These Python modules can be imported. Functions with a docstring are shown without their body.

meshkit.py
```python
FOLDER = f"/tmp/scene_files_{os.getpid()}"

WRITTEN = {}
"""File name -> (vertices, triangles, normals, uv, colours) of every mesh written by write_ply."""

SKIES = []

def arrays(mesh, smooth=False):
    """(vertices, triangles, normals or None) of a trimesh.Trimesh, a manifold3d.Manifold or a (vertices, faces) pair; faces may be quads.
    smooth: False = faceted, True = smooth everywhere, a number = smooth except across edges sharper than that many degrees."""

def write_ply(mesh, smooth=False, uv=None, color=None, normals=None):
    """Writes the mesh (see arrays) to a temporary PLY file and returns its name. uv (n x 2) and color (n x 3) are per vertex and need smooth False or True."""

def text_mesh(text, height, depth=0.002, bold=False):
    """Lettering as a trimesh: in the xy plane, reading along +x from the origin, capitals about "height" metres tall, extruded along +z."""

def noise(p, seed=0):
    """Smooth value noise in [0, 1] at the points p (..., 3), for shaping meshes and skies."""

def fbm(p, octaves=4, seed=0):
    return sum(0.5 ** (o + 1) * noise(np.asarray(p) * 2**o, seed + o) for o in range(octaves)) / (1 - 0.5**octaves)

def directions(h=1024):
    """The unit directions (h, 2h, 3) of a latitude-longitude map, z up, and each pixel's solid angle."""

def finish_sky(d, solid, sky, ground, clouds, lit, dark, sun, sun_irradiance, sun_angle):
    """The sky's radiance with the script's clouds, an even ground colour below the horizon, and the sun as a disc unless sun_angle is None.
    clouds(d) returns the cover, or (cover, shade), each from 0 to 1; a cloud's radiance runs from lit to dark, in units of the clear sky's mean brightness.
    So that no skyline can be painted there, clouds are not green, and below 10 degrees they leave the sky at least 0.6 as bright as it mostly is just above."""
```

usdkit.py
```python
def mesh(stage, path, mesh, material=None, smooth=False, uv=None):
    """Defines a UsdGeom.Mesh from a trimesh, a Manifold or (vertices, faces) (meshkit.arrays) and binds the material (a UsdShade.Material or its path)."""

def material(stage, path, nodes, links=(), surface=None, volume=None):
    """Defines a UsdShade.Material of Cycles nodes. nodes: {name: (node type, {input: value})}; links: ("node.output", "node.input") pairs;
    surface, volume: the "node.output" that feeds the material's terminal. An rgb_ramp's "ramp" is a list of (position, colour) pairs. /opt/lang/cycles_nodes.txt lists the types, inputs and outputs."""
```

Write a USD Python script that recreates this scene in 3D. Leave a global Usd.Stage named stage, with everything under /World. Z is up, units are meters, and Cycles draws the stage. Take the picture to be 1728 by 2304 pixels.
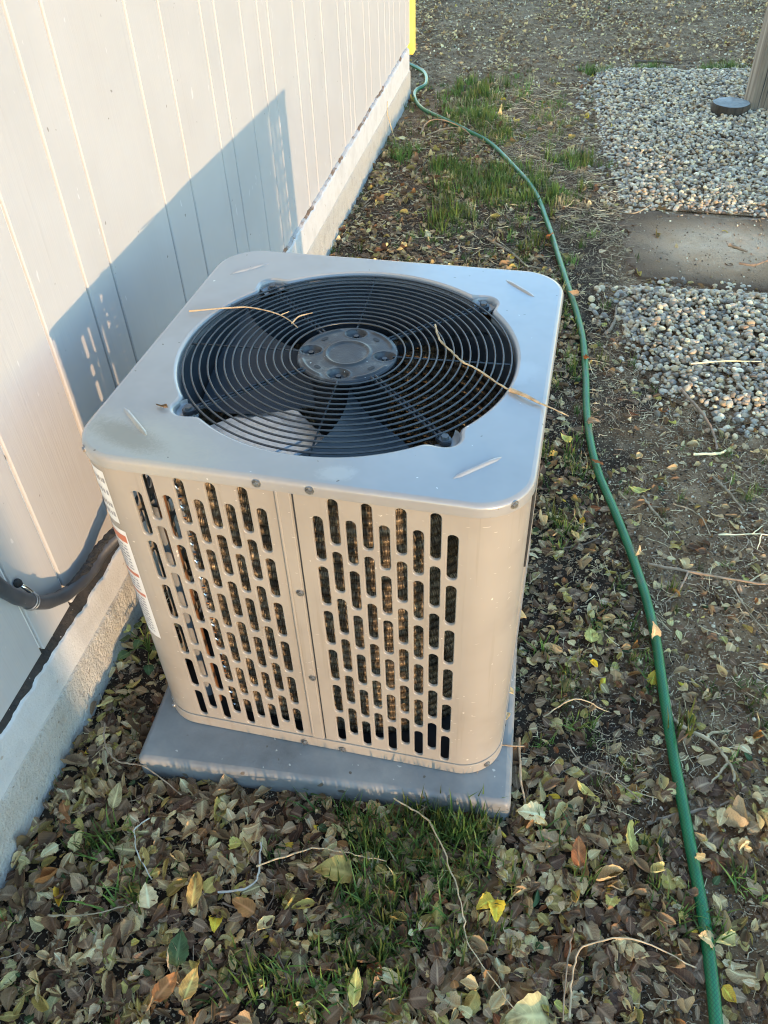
import math, random
import numpy as np
import trimesh
import shapely
from shapely.geometry import Polygon, Point
from pxr import Usd, UsdGeom, UsdLux, UsdShade, Gf, Sdf, Vt
import usdkit, meshkit

stage = Usd.Stage.CreateInMemory()
UsdGeom.SetStageUpAxis(stage, UsdGeom.Tokens.z)
UsdGeom.SetStageMetersPerUnit(stage, 1.0)
world = UsdGeom.Xform.Define(stage, "/World")
stage.SetDefaultPrim(world.GetPrim())
UsdGeom.Scope.Define(stage, "/World/Looks")
PI = math.pi

# ------------------------------------------------------------------ camera
EXPOSURE = 4.2
CAM_POS = np.array([0.3242, -1.2773, 1.6052])
yaw, pitch, roll = 0.2061, 0.7413, -0.0390
fwd = np.array([-math.sin(yaw) * math.cos(pitch), math.cos(yaw) * math.cos(pitch), -math.sin(pitch)])
rgt = np.cross(fwd, [0, 0, 1]); rgt /= np.linalg.norm(rgt); up = np.cross(rgt, fwd)
rgt, up = math.cos(roll) * rgt + math.sin(roll) * up, -math.sin(roll) * rgt + math.cos(roll) * up
cam = UsdGeom.Camera.Define(stage, "/World/camera")
m = Gf.Matrix4d(*rgt, 0, *up, 0, *(-fwd), 0, *CAM_POS, 1)
cam.AddTransformOp().Set(m)
cam.CreateHorizontalApertureAttr(24.0)
cam.CreateVerticalApertureAttr(32.0)
cam.CreateFocalLengthAttr(24.0 * 1844.83 / 1728.0)
cam.CreateClippingRangeAttr(Gf.Vec2f(0.01, 500))
cam.CreateExposureAttr(EXPOSURE)

# ------------------------------------------------------------------ sky and sun
SUN_EL = math.radians(1.4)
sd = np.array([0.568, -0.823, 0.0]); sd /= np.linalg.norm(sd)
SUN_DIR = np.array([sd[0] * math.cos(SUN_EL), sd[1] * math.cos(SUN_EL), math.sin(SUN_EL)])
SKY_STRENGTH = 0.15
SUN_INTENSITY = 0.085
SUN_COLOR = (1.0, 0.67, 0.38)
sky_mat = usdkit.material(stage, "/World/Looks/sky_air", {
    "sky": ("sky_texture", {"sky_type": "single_scattering", "sun_disc": False, "sun_elevation": SUN_EL,
                            "sun_rotation": math.atan2(SUN_DIR[0], SUN_DIR[1]), "altitude": 300.0,
                            "air_density": 1.0, "aerosol_density": 0.0, "ozone_density": 2.25}),
    "bg": ("background_shader", {"strength": SKY_STRENGTH})},
    [("sky.color", "bg.color")], surface="bg.background")
dome = UsdLux.DomeLight.Define(stage, "/World/sky")
UsdShade.MaterialBindingAPI.Apply(dome.GetPrim()).Bind(sky_mat)
dome.GetPrim().SetCustomDataByKey("kind", "structure")
sun = UsdLux.DistantLight.Define(stage, "/World/sun")
sun.CreateNormalizeAttr(True); sun.CreateIntensityAttr(SUN_INTENSITY); sun.CreateAngleAttr(0.5)
sun.CreateColorAttr(Gf.Vec3f(*SUN_COLOR))
zz = SUN_DIR; xx = np.cross([0, 0, 1], zz); xx /= np.linalg.norm(xx); yy = np.cross(zz, xx)
UsdGeom.Xformable(sun).AddTransformOp().Set(Gf.Matrix4d(*xx, 0, *yy, 0, *zz, 0, 0, 0, 10, 1))

# ------------------------------------------------------------------ helpers
used = {}
def path_for(name, parent=None):
    base = str(parent.GetPath()) if parent is not None else "/World"
    key = (base, name); k = used.get(key, 0); used[key] = k + 1
    return f"{base}/{name}" if k == 0 else f"{base}/{name}_{k:03d}"

def tag(o, label=None, cat=None, group=None, kind=None):
    for k, v in (("label", label), ("category", cat), ("group", group), ("kind", kind)):
        if v: o.SetCustomDataByKey(k, v)
    return o

def thing(name, label=None, cat=None, loc=(0, 0, 0), rz=0.0, group=None, kind=None):
    x = UsdGeom.Xform.Define(stage, path_for(name))
    x.AddTranslateOp().Set(Gf.Vec3d(*map(float, loc)))
    if rz: x.AddRotateZOp().Set(math.degrees(rz))
    return tag(x.GetPrim(), label, cat, group, kind)

def obj(name, mesh, mat, parent=None, smooth=False, uv=None, label=None, cat=None, group=None, kind=None):
    p = usdkit.mesh(stage, path_for(name, parent), mesh, mat, smooth=smooth, uv=uv).GetPrim()
    UsdGeom.Mesh(p).CreateDoubleSidedAttr(True)
    return tag(p, label, cat, group, kind)

def cat(*ms):
    vs, fs, n = [], [], 0
    for q in ms:
        if isinstance(q, trimesh.Trimesh): q = (q.vertices, q.faces)
        v, f = np.asarray(q[0], float), np.asarray(q[1], int)
        if f.shape[1] == 4: f = np.vstack([f[:, [0, 1, 2]], f[:, [0, 2, 3]]])
        vs.append(v); fs.append(f + n); n += len(v)
    return np.vstack(vs), np.vstack(fs)

def grid_faces(nu, nv, wrap_u=False, wrap_v=False):
    i, j = np.meshgrid(np.arange(nu if wrap_u else nu - 1), np.arange(nv if wrap_v else nv - 1), indexing="ij")
    i2, j2 = (i + 1) % nu, (j + 1) % nv
    return np.stack([i * nv + j, i2 * nv + j, i2 * nv + j2, i * nv + j2], -1).reshape(-1, 4)

def box(x0, x1, y0, y1, z0, z1, c=0.0):
    """Box with chamfered edges c."""
    ext = np.array([x1 - x0, y1 - y0, z1 - z0]); ctr = np.array([x0 + x1, y0 + y1, z0 + z1]) / 2
    if c <= 0:
        b = trimesh.creation.box(ext); b.apply_translation(ctr); return b.vertices, b.faces
    h = ext / 2; pts = []
    for sx in (-1, 1):
        for sy in (-1, 1):
            for sz in (-1, 1):
                s = np.array([sx, sy, sz])
                for k in range(3):
                    q = h - c; q[k] = h[k]; pts.append(s * q)
    b = trimesh.convex.convex_hull(np.array(pts)); 
    return b.vertices + ctr, b.faces

def smooth_path(pts, n):
    """Catmull-Rom through pts, n samples per span."""
    P = np.asarray(pts, float)
    if len(P) == 2: return np.linspace(P[0], P[1], n + 1)
    Q = np.vstack([2 * P[0] - P[1], P, 2 * P[-1] - P[-2]]); out = []
    for i in range(len(P) - 1):
        a, b, c, d = Q[i:i + 4]
        for t in np.linspace(0, 1, n, endpoint=False):
            out.append(0.5 * ((2 * b) + (c - a) * t + (2 * a - 5 * b + 4 * c - d) * t * t + (3 * b - a - 3 * c + d) * t ** 3))
    out.append(P[-1]); return np.array(out)

def tube(points, radii, sides=8, caps=True, uv=False, closed=False):
    p = np.asarray(points, float); n = len(p)
    t = np.roll(p, -1, 0) - np.roll(p, 1, 0) if closed else np.gradient(p, axis=0)
    t /= np.linalg.norm(t, axis=1, keepdims=True) + 1e-12
    ref = np.array([0, 0, 1.0]) if abs(t[0, 2]) < 0.9 else np.array([1.0, 0, 0])
    a = np.zeros_like(p); cur = ref
    for i in range(n):
        cur = cur - t[i] * (cur @ t[i]); cur /= np.linalg.norm(cur) + 1e-12; a[i] = cur
    b = np.cross(t, a); ang = np.arange(sides + (1 if uv else 0)) * 2 * PI / sides
    r = np.broadcast_to(radii, (n,))[:, None, None]
    v = p[:, None] + r * (np.cos(ang)[None, :, None] * a[:, None] + np.sin(ang)[None, :, None] * b[:, None])
    S = len(ang)
    f = grid_faces(n, S, closed, not uv)
    f = np.vstack([f[:, [0, 2, 1]], f[:, [0, 3, 2]]])
    v = v.reshape(-1, 3)
    if uv:
        d = np.r_[0, np.cumsum(np.linalg.norm(np.diff(p, axis=0), axis=1))]
        U = np.stack([np.broadcast_to(ang / (2 * PI), (n, S)), np.broadcast_to(d[:, None], (n, S))], -1).reshape(-1, 2)
        return (v, f), U
    if caps and not closed:
        k = len(v); v = np.vstack([v, p[:1], p[-1:]])
        j = np.arange(S); j2 = (j + 1) % S
        f = np.vstack([f, np.stack([np.full(S, k), j, j2], 1), np.stack([np.full(S, k + 1), (n - 1) * S + j2, (n - 1) * S + j], 1)])
    return v, f

def lathe(profile, seg=32, center=(0, 0, 0)):
    P = np.asarray(profile, float); a = np.arange(seg) * 2 * PI / seg
    v = np.stack([P[:, None, 0] * np.cos(a), P[:, None, 0] * np.sin(a), np.broadcast_to(P[:, None, 1], (len(P), seg))], -1).reshape(-1, 3)
    f = grid_faces(len(P), seg, False, True)
    return v + np.asarray(center), f[:, [0, 3, 2, 1]] if True else f

def rrect(hx, hy, r, seg=10):
    """Rounded rectangle outline, counter-clockwise, starting at the right side bottom."""
    out = []
    for cx, cy, a0 in ((hx - r, -hy + r, -PI / 2), (hx - r, hy - r, 0), (-hx + r, hy - r, PI / 2), (-hx + r, -hy + r, PI)):
        for k in range(seg + 1):
            a = a0 + k * PI / 2 / seg; out.append((cx + r * math.cos(a), cy + r * math.sin(a)))
    return np.array(out)

def fill(poly, z=0.0):
    v, f = trimesh.creation.triangulate_polygon(poly, engine="earcut")
    return np.column_stack([v, np.full(len(v), z)]), f

def fill_front(poly):
    v, f = trimesh.creation.triangulate_polygon(poly, engine="earcut"); return np.asarray(v), np.asarray(f)

def mat(name, nodes, links=(), surface="p.BSDF"):
    return usdkit.material(stage, f"/World/Looks/{name}", nodes, links, surface=surface)

def rotz(a):
    c, s = math.cos(a), math.sin(a); return np.array([[c, -s, 0], [s, c, 0], [0, 0, 1.0]])

# ------------------------------------------------------------------ materials
def noisy(name, stops, scale=20, rough=0.6, bump=0.0, bscale=200, metallic=0.0, spec=0.5, coord="geometry.position", detail=6, speck=None, rvar=0.0, bdist=0.002):
    """Colour from layered noise, fine relief from a second noise, optional light or dark specks (colour, scale, threshold)."""
    cn = coord.split(".")[0]
    N = {cn: (cn, {}), "n": ("noise_texture", {"scale": scale, "detail": detail, "roughness": 0.62}),
         "r": ("rgb_ramp", {"ramp": stops}), "p": ("principled_bsdf", {"roughness": rough, "metallic": metallic, "specular_ior_level": spec})}
    L = [(coord, "n.vector"), ("n.fac", "r.fac")]
    col = "r.color"
    if speck:
        for i, (sc, sscale, thr) in enumerate(speck if isinstance(speck, list) else [speck]):
            N[f"v{i}"] = ("noise_texture", {"scale": sscale, "detail": 1.5, "roughness": 0.6})
            N[f"m{i}"] = ("map_range", {"range_type": "smoothstep", "from_min": thr, "from_max": thr + 0.035, "clamp": True})
            N[f"x{i}"] = ("mix_color", {"b": sc})
            L += [(coord, f"v{i}.vector"), (f"v{i}.fac", f"m{i}.value"), (f"m{i}.result", f"x{i}.fac"), (col, f"x{i}.a")]
            col = f"x{i}.result"
    L.append((col, "p.base_color"))
    if rvar:
        N["rr"] = ("map_range", {"from_min": 0.3, "from_max": 0.7, "to_min": rough - rvar, "to_max": rough + rvar, "clamp": True})
        L += [("n.fac", "rr.value"), ("rr.result", "p.roughness")]
    if bump:
        N["bn"] = ("noise_texture", {"scale": bscale, "detail": 4, "roughness": 0.6}); N["b"] = ("bump", {"strength": bump, "distance": bdist})
        L += [(coord, "bn.vector"), ("bn.fac", "b.height"), ("b.normal", "p.normal")]
    return mat(name, N, L)

M = {}
def siding_mat():
    N = {"g": ("geometry", {}), "n": ("noise_texture", {"scale": 2.6, "detail": 6}), "r": ("rgb_ramp", {"ramp": [(0.3, (0.405, 0.39, 0.378)), (0.5, (0.435, 0.42, 0.408)), (0.7, (0.42, 0.40, 0.383))]}),
         "mp": ("mapping", {"scale": (90, 90, 2.5)}), "gr": ("noise_texture", {"scale": 1.0, "detail": 6, "roughness": 0.65}), "gm": ("map_range", {"range_type": "smoothstep", "from_min": 0.60, "from_max": 0.78, "to_max": 0.35, "clamp": True}), "gx": ("mix_color", {"b": (0.30, 0.285, 0.27)}),
         "v": ("noise_texture", {"scale": 42, "detail": 1.5}), "vm": ("map_range", {"range_type": "smoothstep", "from_min": 0.765, "from_max": 0.80, "clamp": True}), "vx": ("mix_color", {"b": (0.24, 0.22, 0.20)}),
         "w": ("noise_texture", {"scale": 1.0, "detail": 2}), "mw": ("mapping", {"location": (3, 1, 7), "scale": (60, 60, 16)}), "wm": ("map_range", {"range_type": "smoothstep", "from_min": 0.735, "from_max": 0.76, "clamp": True}), "wx": ("mix_color", {"b": (0.54, 0.525, 0.51)}),
         "b": ("bump", {"strength": 0.22, "distance": 0.003}), "ln": ("noise_texture", {"scale": 3.0, "detail": 2}), "b2": ("bump", {"strength": 0.25, "distance": 0.02}), "p": ("principled_bsdf", {"roughness": 0.5, "specular_ior_level": 0.35})}
    L = [("g.position", "n.vector"), ("n.fac", "r.fac"), ("g.position", "mp.vector"), ("mp.vector", "gr.vector"), ("gr.fac", "gm.value"), ("gm.result", "gx.fac"), ("r.color", "gx.a"), ("g.position", "v.vector"), ("v.fac", "vm.value"), ("vm.result", "vx.fac"), ("gx.result", "vx.a"),
         ("g.position", "mw.vector"), ("mw.vector", "w.vector"), ("w.fac", "wm.value"), ("wm.result", "wx.fac"), ("vx.result", "wx.a"), ("wx.result", "p.base_color"), ("gr.fac", "b.height"), ("g.position", "ln.vector"), ("ln.fac", "b2.height"), ("b.normal", "b2.normal"), ("b2.normal", "p.normal")]
    return mat("siding_paint", N, L)
M["siding"] = siding_mat()
M["groove"] = noisy("groove_paint", [(0.3, (0.74, 0.73, 0.70)), (0.7, (0.80, 0.79, 0.76))], 15, 0.55, 0.3, 200, speck=[((0.12, 0.10, 0.09), 13, 0.66)])
M["trim"] = noisy("corner_trim_paint", [(0.3, (0.72, 0.56, 0.10)), (0.7, (0.80, 0.64, 0.14))], 12, 0.5, 0.2, 120)
M["band"] = noisy("painted_concrete", [(0.3, (0.43, 0.415, 0.39)), (0.55, (0.52, 0.51, 0.49)), (0.75, (0.46, 0.43, 0.39))], 9, 0.8, 0.7, 160, speck=[((0.36, 0.32, 0.27), 42, 0.71)])
M["concrete"] = noisy("rough_concrete", [(0.25, (0.32, 0.295, 0.25)), (0.5, (0.42, 0.395, 0.345)), (0.75, (0.37, 0.335, 0.28))], 14, 0.9, 1.0, 120, bdist=0.006,
                      speck=[((0.24, 0.205, 0.16), 60, 0.68), ((0.48, 0.45, 0.40), 85, 0.74)])
M["tar"] = noisy("black_sill_grime", [(0.3, (0.012, 0.011, 0.010)), (0.6, (0.035, 0.028, 0.023)), (0.8, (0.06, 0.045, 0.035))], 30, 0.85, 1.0, 130, bdist=0.004, speck=[((0.40, 0.38, 0.35), 120, 0.74)])
M["ledge"] = noisy("sill_ledge", [(0.36, (0.40, 0.385, 0.38)), (0.50, (0.34, 0.32, 0.30)), (0.55, (0.17, 0.10, 0.055)), (0.8, (0.10, 0.06, 0.035))], 5, 0.8, 0.8, 90, bdist=0.004)
TAUPE = [(0.3, (0.24, 0.210, 0.174)), (0.7, (0.272, 0.238, 0.196))]
def paint(name):
    N = {"tc": ("texture_coordinate", {}), "n": ("noise_texture", {"scale": 7, "detail": 6}), "r": ("rgb_ramp", {"ramp": TAUPE}), "mp": ("mapping", {"scale": (75, 75, 3.2)}), "st": ("noise_texture", {"scale": 1.0, "detail": 4, "roughness": 0.6}),
         "sm": ("map_range", {"range_type": "smoothstep", "from_min": 0.56, "from_max": 0.74, "to_max": 0.45, "clamp": True}), "sx": ("mix_color", {"b": (0.19, 0.155, 0.115)}),
         "v": ("noise_texture", {"scale": 90, "detail": 1.5}), "vm": ("map_range", {"range_type": "smoothstep", "from_min": 0.752, "from_max": 0.785, "clamp": True}), "vx": ("mix_color", {"b": (0.50, 0.45, 0.37)}),
         "mp2": ("mapping", {"rotation": (0.5, 0.3, 0.4), "scale": (60, 60, 260)}), "w": ("noise_texture", {"scale": 1.0, "detail": 1.0}), "wm": ("map_range", {"range_type": "smoothstep", "from_min": 0.745, "from_max": 0.78, "to_max": 0.7, "clamp": True}), "wx": ("mix_color", {"b": (0.48, 0.43, 0.35)}),
         "dn": ("noise_texture", {"scale": 4.5, "detail": 2}), "b": ("bump", {"strength": 0.10, "distance": 0.012}), "fn": ("noise_texture", {"scale": 420, "detail": 2}), "b2": ("bump", {"strength": 0.05, "distance": 0.002}), "rr": ("map_range", {"from_min": 0.3, "from_max": 0.7, "to_min": 0.27, "to_max": 0.44, "clamp": True}),
         "p": ("principled_bsdf", {"specular_ior_level": 0.5})}
    L = [("tc.object", "n.vector"), ("n.fac", "r.fac"), ("tc.object", "mp.vector"), ("mp.vector", "st.vector"), ("st.fac", "sm.value"), ("sm.result", "sx.fac"), ("r.color", "sx.a"), ("tc.object", "v.vector"), ("v.fac", "vm.value"), ("vm.result", "vx.fac"), ("sx.result", "vx.a"),
         ("tc.object", "mp2.vector"), ("mp2.vector", "w.vector"), ("w.fac", "wm.value"), ("wm.result", "wx.fac"), ("vx.result", "wx.a"), ("wx.result", "p.base_color"), ("tc.object", "dn.vector"), ("dn.fac", "b.height"), ("b.normal", "b2.normal"), ("tc.object", "fn.vector"), ("fn.fac", "b2.height"),
         ("b2.normal", "p.normal"), ("n.fac", "rr.value"), ("rr.result", "p.roughness")]
    return mat(name, N, L)
M["taupe"] = paint("taupe_enamel")
# top cover: the same enamel with a grimy corner, water marks and lime spots
def cover_mat():
    N = {"tc": ("texture_coordinate", {}), "n": ("noise_texture", {"scale": 6, "detail": 5}),
         "r": ("rgb_ramp", {"ramp": [(0.3, (0.215, 0.205, 0.19)), (0.7, (0.26, 0.245, 0.225))]}),
         "p": ("principled_bsdf", {"roughness": 0.34, "specular_ior_level": 0.6, "coat_weight": 1.0, "coat_roughness": 0.20}), "rr": ("map_range", {"from_min": 0.3, "from_max": 0.7, "to_min": 0.26, "to_max": 0.40})}
    L = [("tc.object", "n.vector"), ("n.fac", "r.fac"), ("n.fac", "rr.value"), ("rr.result", "p.roughness")]
    col = "r.color"
    def stain(i, cx, cy, sx, sy, ang, c, lo, hi, nscale, amt, streak=1.0):
        nonlocal col
        N[f"mp{i}"] = ("mapping", {"mapping_type": "texture", "location": (cx, cy, 0.8067), "rotation": (0, 0, ang), "scale": (sx, sy, 1.0)})
        N[f"ln{i}"] = ("vector_math", {"math_type": "length"})
        N[f"ns{i}"] = ("noise_texture", {"scale": nscale, "detail": 6, "roughness": 0.7, "distortion": streak})
        N[f"ad{i}"] = ("math", {"math_type": "multiply_add", "value2": 1.1})
        N[f"mr{i}"] = ("map_range", {"range_type": "smoothstep", "from_min": lo, "from_max": hi, "to_min": amt, "to_max": 0.0, "clamp": True})
        N[f"mx{i}"] = ("mix_color", {"b": c})
        L.extend([("tc.object", f"mp{i}.vector"), (f"mp{i}.vector", f"ln{i}.vector1"), ("tc.object", f"ns{i}.vector"),
              (f"ns{i}.fac", f"ad{i}.value1"), (f"ln{i}.value", f"ad{i}.value3"), (f"ad{i}.value", f"mr{i}.value"),
              (f"mr{i}.result", f"mx{i}.fac"), (col, f"mx{i}.a")])
        col = f"mx{i}.result"
    stain(0, -0.265, -0.325, 0.16, 0.060, -0.22, (0.30, 0.275, 0.215), 0.95, 1.9, 42, 0.7, 3.0)
    stain(1, -0.29, -0.318, 0.085, 0.030, -0.35, (0.13, 0.112, 0.08), 0.95, 1.8, 70, 0.65, 3.0)
    stain(2, 0.075, -0.345, 0.032, 0.02, 0.2, (0.40, 0.38, 0.33), 1.1, 1.7, 60, 0.35)
    stain(3, 0.31, -0.02, 0.05, 0.035, 0.8, (0.33, 0.32, 0.30), 1.1, 1.8, 25, 0.4)
    N["v"] = ("noise_texture", {"scale": 62, "detail": 1.5}); N["vm"] = ("map_range", {"range_type": "smoothstep", "from_min": 0.765, "from_max": 0.80, "clamp": True})
    N["vx"] = ("mix_color", {"b": (0.54, 0.51, 0.45)})
    N["w"] = ("noise_texture", {"scale": 75, "detail": 1.0}); N["wm"] = ("map_range", {"range_type": "smoothstep", "from_min": 0.765, "from_max": 0.785, "clamp": True}); N["wx"] = ("mix_color", {"b": (0.10, 0.085, 0.065)})
    N["off"] = ("mapping", {"mapping_type": "point", "location": (3.1, 7.7, 1.3)})
    L += [("tc.object", "v.vector"), ("v.fac", "vm.value"), ("vm.result", "vx.fac"), (col, "vx.a"), ("tc.object", "off.vector"), ("off.vector", "w.vector"),
          ("w.fac", "wm.value"), ("wm.result", "wx.fac"), ("vx.result", "wx.a"), ("wx.result", "p.base_color")]
    N["bn"] = ("noise_texture", {"scale": 5, "detail": 2}); N["b"] = ("bump", {"strength": 0.12, "distance": 0.01})
    L += [("tc.object", "bn.vector"), ("bn.fac", "b.height"), ("b.normal", "p.normal")]
    return mat("weathered_cover_enamel", N, L)
M["cover"] = cover_mat()
M["black_metal"] = noisy("black_coated_wire", [(0.3, (0.012, 0.014, 0.016)), (0.7, (0.028, 0.031, 0.034))], 40, 0.32, 0.0, coord="texture_coordinate.object", spec=0.6)
M["hub"] = noisy("dusty_black_plate", [(0.40, (0.012, 0.013, 0.014)), (0.56, (0.03, 0.031, 0.030)), (0.70, (0.13, 0.125, 0.105))], 22, 0.38, 0.15, 300, coord="texture_coordinate.object", spec=0.6, speck=[((0.42, 0.42, 0.38), 130, 0.74)])
M["shroud"] = noisy("dark_orifice", [(0.3, (0.030, 0.036, 0.042)), (0.7, (0.048, 0.056, 0.064))], 9, 0.45, 0.05, 200, coord="texture_coordinate.object", speck=[((0.3, 0.3, 0.28), 120, 0.77)])
M["dark"] = noisy("dark_interior", [(0.3, (0.010, 0.010, 0.010)), (0.7, (0.02, 0.02, 0.02))], 12, 0.6)
M["galv"] = noisy("galvanised_steel", [(0.3, (0.62, 0.64, 0.65)), (0.7, (0.78, 0.79, 0.79))], 30, 0.34, 0.1, 100, metallic=1.0, coord="texture_coordinate.object", rvar=0.08)
M["zinc"] = noisy("zinc_screw", [(0.3, (0.20, 0.18, 0.16)), (0.7, (0.40, 0.37, 0.33))], 200, 0.4, 0.0, metallic=0.9)
M["chrome"] = noisy("chrome_clip", [(0.3, (0.75, 0.76, 0.77)), (0.7, (0.85, 0.85, 0.85))], 60, 0.16, 0.0, metallic=1.0)
M["copper"] = noisy("copper_tube", [(0.3, (0.30, 0.13, 0.06)), (0.7, (0.48, 0.24, 0.12))], 25, 0.42, 0.1, 200, metallic=0.7)
M["grey_tube"] = noisy("grey_sleeve", [(0.3, (0.13, 0.135, 0.14)), (0.7, (0.19, 0.195, 0.20))], 30, 0.6, 0.2, 300)
def coil_mat():
    N = {"uv": ("uvmap", {"attribute": "st"}), "mp": ("mapping", {"scale": (1.5, 430.0, 1.0)}), "n": ("noise_texture", {"scale": 1.0, "detail": 4, "roughness": 0.7}),
         "g": ("geometry", {}), "n2": ("noise_texture", {"scale": 26, "detail": 4}), "r": ("rgb_ramp", {"ramp": [(0.30, (0.03, 0.02, 0.012)), (0.48, (0.13, 0.095, 0.062)), (0.64, (0.46, 0.345, 0.22))]}),
         "r2": ("rgb_ramp", {"ramp": [(0.3, (0.35, 0.35, 0.35)), (0.6, (1, 1, 1))]}), "mu": ("mix_color", {"blend_type": "multiply", "fac": 1.0}),
         "b": ("bump", {"strength": 1.0, "distance": 0.004}), "p": ("principled_bsdf", {"metallic": 0.65, "roughness": 0.33})}
    L = [("uv.UV", "mp.vector"), ("mp.vector", "n.vector"), ("n.fac", "r.fac"), ("g.position", "n2.vector"), ("n2.fac", "r2.fac"), ("r.color", "mu.a"), ("r2.color", "mu.b"),
         ("mu.result", "p.base_color"), ("n.fac", "b.height"), ("b.normal", "p.normal")]
    return mat("spine_fin_coil", N, L)
M["coil"] = coil_mat()
M["sticker"] = noisy("white_sticker", [(0.3, (0.56, 0.55, 0.52)), (0.7, (0.63, 0.62, 0.59))], 20, 0.4)
M["orange"] = noisy("orange_print", [(0.3, (0.40, 0.12, 0.06)), (0.7, (0.44, 0.14, 0.07))], 20, 0.4)
M["ink"] = noisy("black_print", [(0.3, (0.22, 0.22, 0.23)), (0.7, (0.30, 0.30, 0.31))], 20, 0.5)
M["pad"] = noisy("grey_composite_pad", [(0.3, (0.12, 0.12, 0.115)), (0.5, (0.17, 0.168, 0.16)), (0.72, (0.245, 0.23, 0.205))], 7, 0.5, 0.25, 150, coord="texture_coordinate.object",
                 speck=[((0.40, 0.38, 0.33), 60, 0.725), ((0.09, 0.07, 0.05), 34, 0.69)], rvar=0.14)
M["foam"] = noisy("grey_pipe_insulation", [(0.3, (0.030, 0.031, 0.035)), (0.7, (0.052, 0.053, 0.058))], 18, 0.5, 0.25, 200, speck=[((0.22, 0.21, 0.2), 90, 0.72)])
M["torn"] = noisy("crumbled_black_foam", [(0.3, (0.006, 0.006, 0.006)), (0.7, (0.03, 0.03, 0.03))], 90, 0.7, 1.0, 220, bdist=0.006, speck=[((0.3, 0.3, 0.3), 120, 0.74)])
def hose_mat():
    # braided diamonds: two crossing helices in (around, along)
    N = {"uv": ("uvmap", {"attribute": "st"}), "sx": ("separate_xyz", {}), "p": ("principled_bsdf", {"roughness": 0.33, "coat_weight": 0.15}), "cx": ("combine_xyz", {})}
    L = [("uv.UV", "sx.vector")]
    for i, sg in enumerate((1, -1)):
        N[f"a{i}"] = ("math", {"math_type": "multiply", "value2": 10.0 * sg}); N[f"c{i}"] = ("math", {"math_type": "multiply_add", "value2": 120.0})
        N[f"s{i}"] = ("math", {"math_type": "pingpong", "value2": 0.5}); N[f"l{i}"] = ("map_range", {"from_min": 0.0, "from_max": 0.24, "to_min": 1.0, "to_max": 0.0, "clamp": True})
        L += [("sx.x", f"a{i}.value1"), ("sx.y", f"c{i}.value1"), (f"a{i}.value", f"c{i}.value3"), (f"c{i}.value", f"s{i}.value1"), (f"s{i}.value", f"l{i}.value")]
    N["mx"] = ("math", {"math_type": "maximum"}); N["g"] = ("geometry", {}); N["n"] = ("noise_texture", {"scale": 14, "detail": 5})
    N["base"] = ("rgb_ramp", {"ramp": [(0.35, (0.010, 0.105, 0.030)), (0.57, (0.014, 0.145, 0.046)), (0.64, (0.06, 0.12, 0.05)), (0.76, (0.16, 0.13, 0.08))]})
    N["mc"] = ("mix_color", {"b": (0.005, 0.045, 0.022)}); N["k"] = ("math", {"math_type": "multiply", "value2": 0.85})
    N["b"] = ("bump", {"strength": 0.25, "distance": 0.001, "invert": True})
    L += [("l0.result", "mx.value1"), ("l1.result", "mx.value2"), ("g.position", "n.vector"), ("n.fac", "base.fac"), ("base.color", "mc.a"), ("mx.value", "k.value1"), ("k.value", "mc.fac"),
          ("mc.result", "p.base_color"), ("mx.value", "b.height"), ("b.normal", "p.normal")]
    return mat("braided_green_hose", N, L)
M["hose"] = hose_mat()
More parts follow.
